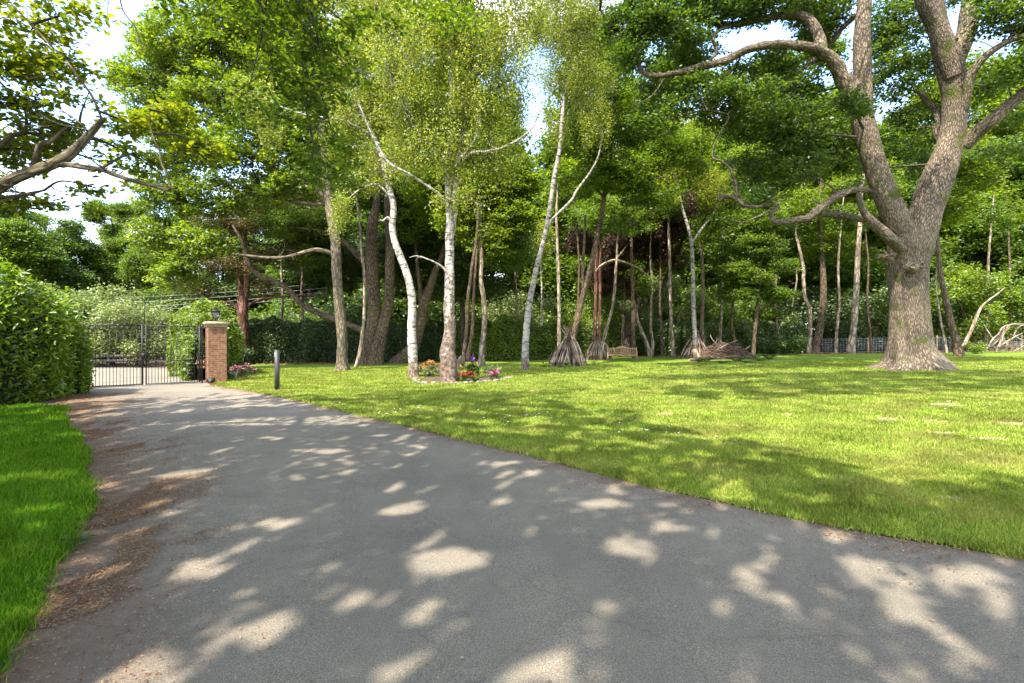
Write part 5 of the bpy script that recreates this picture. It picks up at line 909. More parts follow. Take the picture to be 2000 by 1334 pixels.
sh = {o.name: o for o in COL.objects if o.type == 'EMPTY' and o.get('category') == 'shrub'}
src = [sh['laurel_shrub'], sh['bramble_shrub'], sh['laurel_shrub.002'], sh['bramble_shrub.001']]
for k, (px, Y, si, s_, lb) in enumerate([(330, 45, 0, 1.1, 'understorey bush low between pillar and yew'), (420, 50, 2, 1.3, 'understorey bush behind the yew trunk'), (500, 52, 1, 1.4, 'understorey bush behind the dark hedge left of the bollard'), (620, 52, 0, 1.4, 'understorey bush behind the lime trunk foot'), (760, 50, 2, 1.4, 'understorey bush behind the twin stems'),
        (830, 54, 1, 1.5, 'understorey bush behind the leaning brown trunk'), (900, 52, 2, 1.4, 'understorey bush behind the three thin stems'), (960, 56, 0, 1.5, 'understorey bush behind the single mottled stem'), (1060, 56, 1, 1.4, 'understorey bush behind the thin white sapling'), (1120, 52, 0, 1.3, 'understorey bush behind the larger stick den'),
        (1225, 54, 2, 1.4, 'understorey bush behind the copper beech trunk'), (1290, 56, 3, 1.4, 'understorey bush behind the V-shaped stems'), (1370, 54, 1, 1.4, 'understorey bush behind the den by the brush pile'), (1470, 53, 0, 1.4, 'understorey bush behind the young maple stem'), (1550, 52, 2, 1.4, 'understorey bush behind the wire fence middle'),
        (1650, 52, 1, 1.4, 'understorey bush behind the smooth pale trunk'), (1750, 52, 0, 1.5, 'understorey bush just left of the great oak trunk'), (1860, 52, 3, 1.5, 'understorey bush behind the dark bowed trunk'), (1960, 52, 1, 1.5, 'understorey bush behind the dead branches'), (2080, 48, 0, 1.4, 'understorey bush past the end of the wire fence'), (110, 44, 0, 1.3, 'understorey bush low behind the laurel hedge end'), (230, 48, 2, 1.2, 'understorey bush beyond the timber barrier')]):
    x = (px - 1000) / 1000 * Y; copy_thing(src[si], (x, Y, gzf(x, Y)), k * 1.3, s_, lb, 'understorey bushes of the wood')

n_ = 90000; Y_ = rng.uniform(45, 64, n_); X_ = rng.uniform(-1.05, 1.35, n_) * Y_; hgt = 1.6 + 1.3 * fnoise(X_, Y_, .5, 61); Z_ = gz(X_, Y_) + rng.uniform(0, 1, n_) ** .8 * np.maximum(.5, hgt + .9)
k_ = ~((X_ < -14) & (Y_ < 47)); mb = MB(); leaves_at(mb, np.stack([X_, Y_, Z_], 1)[k_], .30, up=.5); tag(mb.obj('undergrowth', M['lf_green']), 'tangled green undergrowth on the floor of the wood behind the hedges', 'undergrowth', kind='stuff')
# ================================================================ GATE, PILLARS AND SMALL THINGS
def brickmat():
    m, t, o = newmat('brickwork'); b = N_(t, 'ShaderNodeBsdfPrincipled', Roughness=.88); b.inputs['Specular IOR Level'].default_value = .2
    uv = t.nodes.new('ShaderNodeTexCoord'); br = t.nodes.new('ShaderNodeTexBrick'); t.links.new(uv.outputs['UV'], br.inputs['Vector'])
    br.inputs['Scale'].default_value = 1; br.inputs['Brick Width'].default_value = .225; br.inputs['Row Height'].default_value = .075; br.inputs['Mortar Size'].default_value = .0065; br.inputs['Mortar Smooth'].default_value = .2
    br.inputs['Color1'].default_value = (.17, .075, .043, 1); br.inputs['Color2'].default_value = (.27, .135, .078, 1); br.inputs['Mortar'].default_value = (.29, .225, .16, 1); br.inputs['Bias'].default_value = -.1
    nz = N_(t, 'ShaderNodeTexNoise', Scale=7.0, Detail=7.0); t.links.new(uv.outputs['UV'], nz.inputs['Vector'])
    r = ramp(t, [(.3, (.68, .66, .66)), (.7, (1.28, 1.22, 1.15))], nz.outputs['Fac']); mm = t.nodes.new('ShaderNodeMix'); mm.data_type = 'RGBA'; mm.blend_type = 'MULTIPLY'; mm.inputs['Factor'].default_value = 1
    t.links.new(br.outputs['Color'], mm.inputs['A']); t.links.new(r.outputs[0], mm.inputs['B']); t.links.new(mm.outputs['Result'], b.inputs['Base Color'])
    bp = N_(t, 'ShaderNodeBump', Strength=.8, Distance=.01); bp.invert = True; t.links.new(br.outputs['Fac'], bp.inputs['Height']); t.links.new(bp.outputs[0], b.inputs['Normal'])
    t.links.new(b.outputs[0], o.inputs[0]); return m
M['brick'] = brickmat(); M['stone'] = plain('sandstone', (.36, .29, .19), .85, var=.25, scale=9, bump=.3)
M['iron'] = plain('black_iron', (.012, .011, .011), .6, 0, var=.2, scale=30); M['glass'] = plain('lantern_glass', (.35, .38, .38), .12, 0, var=.1); M['glass'].node_tree.nodes['Principled BSDF'].inputs['Transmission Weight'].default_value = .75
M['post'] = plain('dark_painted_post', (.045, .043, .042), .5, var=.15); M['postlens'] = plain('bollard_lens', (.45, .46, .45), .3)
M['teak'] = plain('teak', (.30, .19, .10), .7, var=.22, scale=14, bump=.2); M['timber'] = plain('fence_timber', (.42, .31, .15), .85, var=.25, scale=10, bump=.3)
M['oldtimber'] = plain('weathered_timber', (.10, .085, .07), .9, var=.3, scale=8, bump=.3); M['wire'] = plain('galvanised_wire', (.55, .58, .58), .4, .3, var=.08)
M['cable'] = plain('overhead_cable', (.25, .26, .26), .5, var=.1)

def brick_shaft(mb, cx, cy, z0, z1, w, d):
    c_ = [(cx - w / 2, cy - d / 2), (cx + w / 2, cy - d / 2), (cx + w / 2, cy + d / 2), (cx - w / 2, cy + d / 2)]; u = 0
    for k in range(4):
        a, b = c_[k], c_[(k + 1) % 4]; l = math.dist(a, b)
        mb.add([(*a, z0), (*b, z0), (*b, z1), (*a, z1)], [(0, 1, 2, 3)], 0, [[(u, 0), (u + l, 0), (u + l, z1 - z0), (u, z1 - z0)]]); u += l
gl = np.array(base(157, 760)); gr = np.array(base(393, 749)); gdir = gr[:2] - gl[:2]; GW = float(np.linalg.norm(gdir)); GA = math.atan2(gdir[1], gdir[0]); gn = gdir / GW
# right pillar: its face set a little more to the front than the gate line
pc = np.array(base(412, 749)); 
pil = thing('brick_pillar', 'square brick gate pillar with a moulded stone cap, right of the gate', 'pillar', (pc[0], pc[1] + .34, pc[2]), GA)
mb = MB(); brick_shaft(mb, 0, 0, -.1, 2.16, .62, .62); mb.obj('shaft', M['brick'], pil)
mb = MB(); mb.box((0, 0, 2.185), (.67, .67, .05)); mb.box((0, 0, 2.235), (.73, .73, .05)); mb.box((0, 0, 2.295), (.80, .80, .07)); mb.box((0, 0, 2.345), (.74, .74, .03)); mb.obj('cap', M['stone'], pil)
pl = np.array(base(147, 762))
pil2 = thing('brick_pillar', 'brick gate pillar mostly swallowed by the laurel hedge, left of the gate', 'pillar', (pl[0] - .42, pl[1] + .10, pl[2]), GA)
mb = MB(); brick_shaft(mb, 0, 0, -.1, 2.1, .62, .62); mb.obj('shaft', M['brick'], pil2)
mb = MB(); mb.box((0, 0, 2.14), (.8, .8, .06)); mb.box((0, 0, 2.2), (.9, .9, .07)); mb.obj('cap', M['stone'], pil2)
# lantern
ln = thing('pillar_lantern', 'black four-sided carriage lantern standing on the brick pillar cap', 'lantern', (pc[0] - .02, pc[1] + .34, pc[2] + 2.36), R(12 + 20))
mb = MB(); tube(mb, [(0, 0, 0), (0, 0, .02), (0, 0, .03), (0, 0, .10)], [.09, .085, .03, .025], 12, cap=True); mb.obj('base', M['iron'], ln, smooth=False)
def frust(mb, z0, z1, a, b, m=0):
    V = [(sx * a, sy * a, z0) for sx, sy in ((-1, -1), (1, -1), (1, 1), (-1, 1))] + [(sx * b, sy * b, z1) for sx, sy in ((-1, -1), (1, -1), (1, 1), (-1, 1))]
    mb.add(V, [(0, 1, 5, 4), (1, 2, 6, 5), (2, 3, 7, 6), (3, 0, 4, 7), (0, 3, 2, 1), (4, 5, 6, 7)], m)
mb = MB(); frust(mb, .115, .37, .075, .135); mb.obj('glass', M['glass'], ln)
mb = MB(); frust(mb, .095, .115, .085, .085); frust(mb, .37, .39, .15, .15)
for sx, sy in ((-1, -1), (1, -1), (1, 1), (-1, 1)): tube(mb, [(sx * .078, sy * .078, .11), (sx * .14, sy * .14, .375)], [.009, .009], 6)
for a in range(3): tube(mb, [(0, 0, .11), (.0, .0, .2)], [.012, .012], 6)
mb.obj('frame', M['iron'], ln)
mb = MB(); frust(mb, .392, .47, .175, .075); frust(mb, .47, .51, .055, .06); frust(mb, .51, .55, .075, .02); mb.obj('roof', M['iron'], ln)
mb = MB(); tube(mb, [(0, 0, .55), (0, 0, .575), (0, 0, .60), (0, 0, .64)], [.012, .026, .018, .004], 10, cap=True); mb.obj('finial', M['iron'], ln)
# flood lamp at the foot of the pillar
fl = base(416, 752); f = thing('ground_lamp', 'small black lamp on a spike at the foot of the brick pillar', 'lamp', (fl[0], fl[1] - .12, fl[2]), R(12))
mb = MB(); tube(mb, [(0, 0, -.05), (0, 0, .12)], [.015, .015], 8); mb.obj('spike', M['iron'], f)
mb = MB(); frust(mb, .10, .13, .07, .11); frust(mb, .131, .26, .115, .10); mb.obj('housing', M['iron'], f)
mb = MB(); tube(mb, [(0, -.12, .20), (0, -.125, .20)], [.06, .06], 12, cap=True); mb.obj('lens', M['glass'], f)

# ---- iron gate
gate = thing('iron_gate', 'black wrought iron double gate closed across the drive', 'gate', (gl[0], gl[1], gl[2] + .02), GA)
LW = GW / 2 - .05
def bar_mesh(w, z0, z1, spike=False):
    mb = MB(); mb.box((0, 0, (z0 + z1) / 2), (w, w, z1 - z0))
    if spike: frust(mb, z1, z1 + .05, w * 1.5, .002); mb.box((0, 0, z1 - .02), (.045, .012, .016))
    return mb
bm_full = bar_mesh(.018, .07, 2.13).mesh('bar', M['iron']); bm_dog = bar_mesh(.016, .07, 1.06, True).mesh('dog_bar', M['iron'])
def arc_tube(mb, cx, cz, r0, r1, a0, a1, w, n=18):
    t = np.linspace(a0, a1, n); r = np.linspace(r0, r1, n); tube(mb, np.stack([cx + r * np.cos(t), np.zeros(n), cz + r * np.sin(t)], 1), np.full(n, w), 6)
mbr = MB(); arc_tube(mbr, 0, 2.075, .034, .034, 0, 2 * np.pi, .006, 12); bm_ring = mbr.mesh('ring', M['iron'])
mbr = MB(); arc_tube(mbr, 0, .80, .05, .05, 0, 2 * np.pi, .006, 14); bm_ring2 = mbr.mesh('ring', M['iron'])
for side in (0, 1):
    x0 = .02 if side == 0 else GW / 2 + .03
    lf = bpy.data.objects.new('gate_leaf', None); COL.objects.link(lf); lf.parent = gate; lf.location = (x0, 0, 0)
    mb = MB(); mb.box((.02, 0, 1.12), (.04, .04, 2.16)); mb.box((LW - .03, 0, 1.12), (.06, .05, 2.16))
    mb.box((LW / 2, 0, .055), (LW, .03, .035)); 
    for z, h in ((2.15, .035), (2.03, .016), (.88, .03), (.72, .03)): mb.box((LW / 2, 0, z), (LW - .07, .034, h))
    mb.obj('leaf_frame', M['iron'], lf)
    n = 9
    for k in range(1, n):
        o = bpy.data.objects.new('bar', bm_full); COL.objects.link(o); o.parent = lf; o.location = (LW * k / n, 0, 0)
    for k in range(n * 2):
        if k % 2 == 0:
            o = bpy.data.objects.new('dog_bar', bm_dog); COL.objects.link(o); o.parent = lf; o.location = (LW * (k + 1) / (2 * n) , 0, 0)
    for k in range(n * 2 - 1):
        o = bpy.data.objects.new('ring', bm_ring); COL.objects.link(o); o.parent = lf; o.location = (LW * (k + 1) / (2 * n), -.02, .015)
    for k in range(n):
        o = bpy.data.objects.new('ring', bm_ring2); COL.objects.link(o); o.parent = lf; o.location = (LW * (k + .5) / n, -.02, 0)
    s = 1 if side == 0 else -1; cx = LW if side == 0 else 0
    mb = MB()   # overthrow scrolls falling away from the centre
    for q, (d, r, zz) in enumerate(((.22, .20, 2.36), (.60, .15, 2.31), (.92, .11, 2.28), (1.20, .08, 2.25))):
        xx = cx - s * d
        arc_tube(mb, xx, zz, r, r * .25, -math.pi / 2, -math.pi / 2 + s * 4.6, .013, 26); arc_tube(mb, xx - s * r * .9, zz - r * .2, r * .55, r * .15, -math.pi / 2, -math.pi / 2 - s * 4.4, .011, 20)
    mb.obj('scrollwork', M['iron'], lf)
mb = MB(); mb.box((0, .0, 2.62), (.03, .03, .82)); frust(mb, 3.03, 3.10, .02, .002); tube(mb, [(0, 0, 2.98), (0, 0, 3.01), (0, 0, 3.04)], [.01, .035, .01], 8)
o = mb.obj('finial', M['iron'], gate); o.location = (GW / 2, 0, 0)
mb = MB(); mb.box((0, -.04, 1.08), (.10, .05, .18)); o = mb.obj('lock_box', M['iron'], gate); o.location = (GW / 2 - .03, 0, 0)
mb = MB(); mb.box((0, 0, 1.1), (.06, .06, 2.2)); o = mb.obj('hanging_post', M['iron'], gate); o.location = (-.06, 0, 0)
mb = MB(); mb.box((0, 0, 1.1), (.05, .05, 2.2)); o = mb.obj('hanging_post', M['iron'], gate); o.location = (GW + .03, .02, 0)

# ---- timber barrier beyond the gate
br0 = ((175 - 1000) / 1000 * 31, 31.0); br1 = ((330 - 1000) / 1000 * 33, 33.0)
a = math.atan2(br1[1] - br0[1], br1[0] - br0[0]); Lb = math.dist(br0, br1) + 2
bar = thing('timber_barrier', 'low weathered timber barrier crossing beyond the gate', 'barrier', (br0[0] - .8, br0[1], gzf(*br0)), a)
for z in (.42, .72):
    mb = MB(); mb.box((Lb / 2, 0, z), (Lb, .07, .17)); mb.obj('rail', M['oldtimber'], bar)
for k in range(5):
    mb = MB(); mb.box((Lb * (k + .3) / 5, .09, .38), (.13, .11, .9)); mb.obj('post', M['oldtimber'], bar)
# ---- overhead lines
for k, (a_, b_) in enumerate((((150, 588, 44), (640, 562, 41)), ((160, 598, 44), (640, 570, 41)), ((120, 606, 43), (620, 580, 41)), ((230, 575, 46), (600, 556, 46)))):
    A = np.array(P(*a_)); B = np.array(P(*b_)); A = A + (A - B) * .4; B2 = B; t = np.linspace(0, 1, 24)[:, None]; q = A * (1 - t) + B2 * t; q[:, 2] -= 4 * .35 * (t * (1 - t))[:, 0]
    mb = MB(); tube(mb, q, np.full(24, .013), 5); o = mb.obj('overhead_cable', M['cable'], loc=tuple(A)); tag(o, ['topmost pale cable of the three strung above the gate', 'middle pale cable of the three strung above the gate', 'lowest pale cable of the three strung above the gate', 'separate higher cable strung through the trees behind the yew'][k], 'cable', 'cables above the gate')

# ---- bollard, tap post
b = base(541, 764)
bo = thing('bollard_light', 'tall slim dark square bollard standing on the grass edge of the drive', 'bollard', b, R(38))
mb = MB(); mb.box((0, 0, .62), (.125, .125, 1.36)); mb.box((0, 0, 1.305), (.118, .118, .012)); mb.obj('post', M['post'], bo)
mb = MB(); mb.box((-.0645, 0, 1.12), (.004, .06, .22)); mb.obj('lens', M['postlens'], bo)
b = base(461, 745)
tp = thing('tap_post', 'short pale weathered post in front of the pink flowers by the pillar', 'post', b, R(10)); mb = MB(); mb.box((0, 0, .22), (.07, .05, .54)); mb.obj('stake', M['twigpale'], tp)
mb = MB(); mb.box((0, -.05, .44), (.05, .05, .06)); mb.obj('tap', M['iron'], tp)

# ---- bench
b = base(1215, 705)
bn = thing('garden_bench', 'slatted teak garden bench on the grass beside the smaller stick den', 'bench', b, R(-9))
BW = 1.9
mb = MB(); 
for k in range(4): mb.box((0, -.20 + k * .125, .43), (BW - .1, .10, .028))
mb.obj('seat', M['teak'], bn)
mb = MB(); mb.box((0, .28, .52), (BW - .16, .04, .07))
xs = np.linspace(-BW / 2 + .05, BW / 2 - .05, 25); zt = .84 + .10 * np.exp(-(xs / .32) ** 4) + .02 * np.exp(-(xs / .5) ** 2)
V = []; 
for x_, z_ in zip(xs, zt): V += [(x_, .27, .80), (x_, .31, .80), (x_, .31, z_ + .03), (x_, .27, z_ + .03)]
F = [(4 * i + a, 4 * i + (a + 1) % 4, 4 * (i + 1) + (a + 1) % 4, 4 * (i + 1) + a) for i in range(24) for a in range(4)]; mb.add(V, F)
for k in range(15): mb.box((-BW / 2 + .14 + k * (BW - .28) / 14, .29, .675), (.055, .022, .27))
mb.obj('backrest', M['teak'], bn)
for sx in (-1, 1):
    mb = MB(); mb.box((sx * BW / 2, -.26, .32), (.07, .07, .66)); mb.obj('leg', M['teak'], bn)
    mb = MB(); mb.box((sx * BW / 2, .30, .46), (.07, .055, .94)); mb.obj('leg', M['teak'], bn)
    mb = MB(); mb.box((sx * BW / 2, -.02, .67), (.085, .62, .035)); mb.obj('armrest', M['teak'], bn)
    mb = MB(); mb.box((sx * BW / 2, .02, .385), (.045, .50, .07)); mb.obj('side_rail', M['teak'], bn)
mb = MB(); mb.box((0, -.255, .385), (BW - .08, .035, .07)); mb.obj('front_rail', M['teak'], bn)

# ---- stick dens
M['stickA'] = barkmat('old_stick', (.15, .11, .08), (.42, .33, .25), 16, 3, .6, .01); M['stickB'] = barkmat('pale_stick', (.20, .15, .11), (.45, .37, .28), 16, 3, .5, .01); M['stickC'] = barkmat('dark_stick', (.05, .035, .028), (.16, .11, .085), 16, 3, .6, .01)
def den(px, py, Y, rad, h, n, label, seed, squash=.9, lean=0.0):
    g = np.random.default_rng(seed); x = (px - 1000) / 1000 * Y; z = gzf(x, Y)
    r = thing('stick_den', label, 'stick den', (x, Y, z), 0, 'stick dens at the edge of the wood')
    for k in range(n):
        a = k / n * 2 * math.pi * 1.0 + g.normal() * .05; rr_ = rad * g.uniform(.86, 1.08); hh = h * g.uniform(.72, 1.12)
        foot = np.array([rr_ * math.cos(a), rr_ * squash * math.sin(a), -.06 + (gzf(x + rr_ * math.cos(a), Y + rr_ * squash * math.sin(a)) - z)])
        top = np.array([lean + g.normal() * .07 - .10 * math.cos(a) , g.normal() * .07 - .10 * math.sin(a), h * g.uniform(.80, 1.06)])
        e = foot + (top - foot) * (hh / h); r0 = g.uniform(.034, .078); mid = (foot + e) / 2 + g.normal(size=3) * [.09, .09, .04] + [foot[0] * .06, foot[1] * .06, .03]
        q = smooth_path([(*foot, r0), (*mid, r0 * .85), (*e, r0 * .55)], 4); mb = MB(); tube(mb, q[:, :3], q[:, 3], 7, .08, seed + k, cap=False)
        mb.obj('stick', M[('stickA', 'stickB', 'stickC', 'stickA')[g.integers(4)]], r, smooth=True)
    return r
den(1108, 717, gb(1108, 717) + .4, 1.08, 2.05, 74, 'larger cone of leaning sticks stacked round a tree, right of the leaning birch', 1, lean=.05)
den(1168, 703, gb(1168, 703) + .3, .93, 1.85, 60, 'smaller darker cone of leaning sticks touching the bench', 2)
den(1357, 701, gb(1357, 701) + .3, .95, 1.95, 58, 'cone of leaning sticks round a pale birch beside the brush pile', 3, lean=.15)

# ---- brush pile, logs, ferns
b = base(1428, 703); bp_ = thing('brush_pile', 'wide heap of reddish brown brushwood right of the third stick den', 'brush pile', (b[0], b[1] + .9, b[2]), 0)
g = np.random.default_rng(5); mb = MB()
for k in range(900):
    u, v, w_ = g.normal(size=3); hx = 1.75; x_ = np.clip(u * .5, -1, 1) * hx; y_ = np.clip(v * .45, -1, 1) * .9; top = 1.15 * max(.05, 1 - (x_ / 2.1) ** 2 - (y_ / 1.3) ** 2); z_ = g.uniform(.02, 1) * top
    a = g.uniform(0, 6.28); el = g.normal() * .3; ll = g.uniform(.3, .95); d = np.array([math.cos(a) * math.cos(el), math.sin(a) * math.cos(el), math.sin(el)]) * ll / 2
    c_ = np.array([x_, y_, z_]); md = c_ + g.normal(size=3) * .05; r0 = g.uniform(.005, .018); A = c_ - d; B = c_ + d; A[2] = max(A[2], .0); B[2] = max(B[2], .0); q = smooth_path([(*A, r0), (*md, r0 * .8), (*B, r0 * .4)], 2); tube(mb, q[:, :3], q[:, 3], 4, m=int(g.integers(3)))
M['brushA'] = plain('brushwood', (.15, .08, .055), .9, var=.3); M['brushB'] = plain('pale_brushwood', (.27, .17, .12), .9, var=.3)
o = mb.obj('brushwood', [M['brushA'], M['brushB'], M['stickC']], bp_); o['kind'] = 'stuff'
mb = MB(); i = np.arange(24) / 24 * 2 * np.pi; V = [(0, 0, .8)] + [(1.5 * math.cos(t), .75 * math.sin(t), -.05) for t in i]; V2 = [(1.0 * math.cos(t), .5 * math.sin(t), .55) for t in i]
mb.add(np.array(V[1:] + V2 + [V[0]]), [(k, (k + 1) % 24, 24 + (k + 1) % 24, 24 + k) for k in range(24)]); mb.add(np.array(V2 + [V[0]]), [(k, (k + 1) % 24, 24) for k in range(24)]); mb.obj('inner_heap', M['stickC'], bp_)
for pts in ([(-.9, -.6, .6), (0, -.5, 1.05), (.7, -.4, 1.3)], [(-.5, .1, .9), (-.9, 0, 1.4), (-1.0, 0, 1.65)], [(.9, -.4, .5), (1.5, -.3, .9)], [(-.8, -.2, 1.0), (-.6, -.2, 1.35)]):
    mb = MB(); q = smooth_path([(*p, .03 - .008 * k) for k, p in enumerate(pts)], 4); tube(mb, q[:, :3], q[:, 3], 6); mb.obj('branch', M['stickB'], bp_)
def log(px, py, Y, L, r, az, el, label, mat='stickB', name='cut_log', group=None):
    x = (px - 1000) / 1000 * Y; z = gzf(x, Y); d = np.array([math.cos(az) * math.cos(el), math.sin(az) * math.cos(el), math.sin(el)]) * L
    mb = MB(); s_ = np.array([0, 0, r * .8]); q = smooth_path([(*s_, r), (*(s_ + d / 2 + [0, 0, .02]), r * .95), (*(s_ + d), r * .85)], 4); tube(mb, q[:, :3], q[:, 3], 12, .06, 3, cap=1)
    o = mb.obj(name, [M[mat], M['endgrain']], smooth=False); o.location = (x, Y, z); tag(o, label, 'log', group)
M['endgrain'] = plain('cut_wood_end', (.50, .38, .22), .8, var=.2)
log(1372, 712, gb(1372, 706) - .2, .9, .09, -2.9, .05, 'grey log lying in front of the den beside the brush pile', 'stickB')
log(1366, 700, gb(1366, 703) - .1, .75, .16, 1.9, .75, 'thick pale log propped inside the front of the third stick den', 'stickB')
log(893, 700, 29.5, .62, .13, .9, .95, 'short pale sawn log leaning behind the rough birch', 'palebark')
log(909, 699, 29.8, .4, .07, 2.6, .5, 'small sawn branch lying against the leaning log', 'palebark')
M['lf_fern'] = leafmat('fern_leaf', [(.03, .09, .015), (.05, .13, .02), (.08, .17, .025)], trans=.35)
def fern(px, py, s, label, seed, leaf='lf_fern', dy=0, fr=13):
    g = np.random.default_rng(seed); b = list(base(px, py)); b[1] += dy; r = thing('fern_plant', label, 'fern', (b[0], b[1], gzf(b[0], b[1])), 0, 'ferns round the brush pile')
    for k in range(fr):
        a = k / fr * 6.28 + g.normal() * .2; L = s * g.uniform(.7, 1.15); t = np.linspace(0, 1, 14); rr_ = L * t * .85; zz = L * (.95 * t - .75 * t ** 2.2) ; X = rr_ * math.cos(a); Yv = rr_ * math.sin(a); per = np.array([-math.sin(a), math.cos(a), 0])
        mb = MB(); cen = np.stack([X, Yv, zz], 1)
        for i_ in range(1, 14):
            w = L * .24 * math.sin(math.pi * min(1, .15 + .85 * t[i_])) + .01; d = np.array([math.cos(a), math.sin(a), 0]) * L * .03
            for sgn in (-1, 1):
                tip = cen[i_] + per * sgn * w + d * 1.5 - [0, 0, w * .25]; mb.add([cen[i_] - d, tip, cen[i_] + d * 1.2, cen[i_] + per * sgn * w * .3 + d * 2], [(0, 1, 3, 2)])
        tube(mb, cen, np.full(14, .006), 4); mb.obj('frond', M[leaf], r)
fern(1380, 707, .75, 'fern in front of the third stick den', 1); fern(1410, 711, .55, 'low fern at the left front of the brush pile', 2); fern(1440, 708, .8, 'fern in the middle front of the brush pile', 3)
fern(1485, 707, .6, 'pale fern at the right front of the brush pile', 4, 'lf_green'); fern(1502, 702, .95, 'big fern at the right end of the brush pile', 5); fern(1468, 700, .9, 'fern growing through the right of the brush pile', 6, dy=.3); fern(1460, 711, .5, 'small fern between the pile and the open lawn', 7)
def weed(px, py, s, label, seed, leaf='lf_bright', nl=60):
    g = np.random.default_rng(seed); b = base(px, py); r = thing('dock_weed', label, 'weed', b, 0, 'weeds in the lawn and verge'); mb = MB(); C = np.stack([g.normal(size=8) * s * .5, g.normal(size=8) * s * .5, g.uniform(.05, .5, 8) * s], 1)
    leafcloud(mb, C, np.full(8, s * .25), nl, s * .35, up=1.5, flat=.4, g=g, hexa=True); mb.obj('leaves', M[leaf], r)
weed(1060, 718, .5, 'leafy weed in the grass left of the larger stick den', 1); weed(1100, 719, .5, 'leafy weed at the front foot of the larger stick den', 2); weed(1160, 716, .5, 'leafy weed in the grass right of the larger stick den', 3)
weed(120, 1078, .16, 'broad-leaved weed at the verge edge beside the husks', 4, 'lf_green', 40); weed(68, 1158, .13, 'small broad-leaved weed nearer the bottom of the verge', 5, 'lf_green', 24)

# ---- wire fence
fpts = [(1240, 697), (1330, 694), (1476, 691), (1580, 690), (1696, 688), (1830, 686), (1995, 685), (2160, 684)]
FP = [np.array(base(a, b)) for a, b in fpts]; FP[0][1] += 2.6; FP[1][1] += 2.2; FP[2][1] += .9
for q in FP: q[2] = gzf(q[0], q[1])
f0 = tuple(FP[0]); wf = thing('wire_fence', 'square-mesh wire stock fence on pale timber posts along the wood edge', 'fence', f0, 0); off = np.array(f0)
for k, q in enumerate(FP):
    mb = MB(); tube(mb, [(q[0] - off[0], q[1] - off[1], q[2] - off[2] - .2), (q[0] - off[0] + .02, q[1] - off[1], q[2] - off[2] + 1.33)], [.05, .048], 9, cap=True); mb.obj('post', M['timber'], wf)
mb = MB()
for a, b in zip(FP[:-1], FP[1:]):
    a = a - off; b = b - off; L = np.linalg.norm(b - a); n = int(L / .25)
    for k in range(8):
        h = .06 + 1.1 * (k / 7) ** .85; t = np.linspace(0, 1, 5)[:, None]; q = a * (1 - t) + b * t; q[:, 2] += h - .03 * np.sin(np.pi * t[:, 0]); q[:, 1] -= .06; tube(mb, q, np.full(5, .008 if k < 7 else .012), 4)
    for k in range(n):
        q = a + (b - a) * (k + .5) / n; tube(mb, [q + [0, -.06, .05], q + [0, -.06, 1.16]], [.006, .006], 4)
mb.obj('wire_mesh', M['wire'], wf)

# ---- dead branches at the right end of the fence
db = base(1955, 689); dd = thing('fallen_branch', 'bleached dead limbs sprawling over the fence at the lawn end', 'branch', (db[0], db[1] + .1, db[2]), 0)
k_ = db[1] / 1000; o0 = np.array([db[0], db[1] + .1, db[2]])
for pts in ([(1918, 688, 4), (1940, 672, 4), (1955, 655, 4), (1963, 640, 3)], [(1945, 688, 5), (1955, 668, 5), (1960, 650, 4), (1972, 638, 3)], [(1965, 686, 5), (1968, 668, 4), (1980, 658, 4), (1985, 643, 3)], [(1950, 655, 3), (1958, 640, 3), (1975, 634, 3), (2000, 633, 3), (2040, 640, 2)], [(1962, 650, 3), (1970, 637, 3), (1985, 634, 3), (2010, 640, 3)],
            [(1985, 643, 3), (1996, 636, 3), (2012, 633, 3), (2050, 645, 2)], [(1930, 678, 3), (1938, 664, 3), (1952, 650, 2)], [(1922, 634, 2), (1928, 646, 3), (1938, 660, 3), (1948, 672, 3)], [(1950, 678, 3), (1975, 662, 3), (1998, 650, 2)], [(1978, 688, 3), (1992, 680, 3), (2005, 672, 2)], [(1972, 652, 2), (1988, 660, 2), (2003, 668, 2)], [(1960, 672, 2), (1958, 655, 2), (1966, 676, 2)]):
    dyy = random.uniform(-.5, .5); mb = MB(); q = smooth_path([(*(np.array(P(a, b, db[1] + dyy)) - o0), w_ / 2000 * db[1]) for a, b, w_ in pts], 5); tube(mb, q[:, :3], q[:, 3], 7, .1, cap=True); mb.obj('limb', M['stickB'], dd, smooth=True)
g = np.random.default_rng(9); mb = MB()
for k in range(120):
    c_ = np.array([g.normal() * .9 + .6, g.normal() * .4, g.uniform(0, .9)]); d = g.normal(size=3) * [.3, .2, .2]; tube(mb, [c_ - d, c_, c_ + d], [.006, .01, .004], 4)
mb.obj('twig_tangle', M['twigpale'], dd)['kind'] = 'stuff'

# ---- flower bed round the two birches
bc = np.array(base(893, 746)); M['limestone'] = plain('edging_stone', (.20, .17, .13), .9, var=.5, scale=9, bump=.4)
th = np.linspace(0, 2 * np.pi, 48, endpoint=False); ax, ay = 1.85, 1.9
rr_ = 1 + .06 * np.sin(3 * th + 1) + .04 * np.sin(5 * th)
bx = bc[0] + ax * rr_ * np.cos(th); by = bc[1] + .9 + ay * rr_ * np.sin(th)
mb = MB(); V = [np.array([bc[0], bc[1] + .9, gzf(bc[0], bc[1]) + .10])]; 
for f in (.6, 1.0):
    for a_, b_ in zip(bx, by): X = bc[0] + (a_ - bc[0]) * f; Yv = bc[1] + .9 + (b_ - bc[1] - .9) * f; V.append(np.array([X, Yv, gzf(X, Yv) + (.085 if f < 1 else .035)]))
mb.add(V, [(0, 1 + k, 1 + (k + 1) % 48) for k in range(48)]); mb.add(V, [(1 + k, 49 + k, 49 + (k + 1) % 48, 1 + (k + 1) % 48) for k in range(48)])
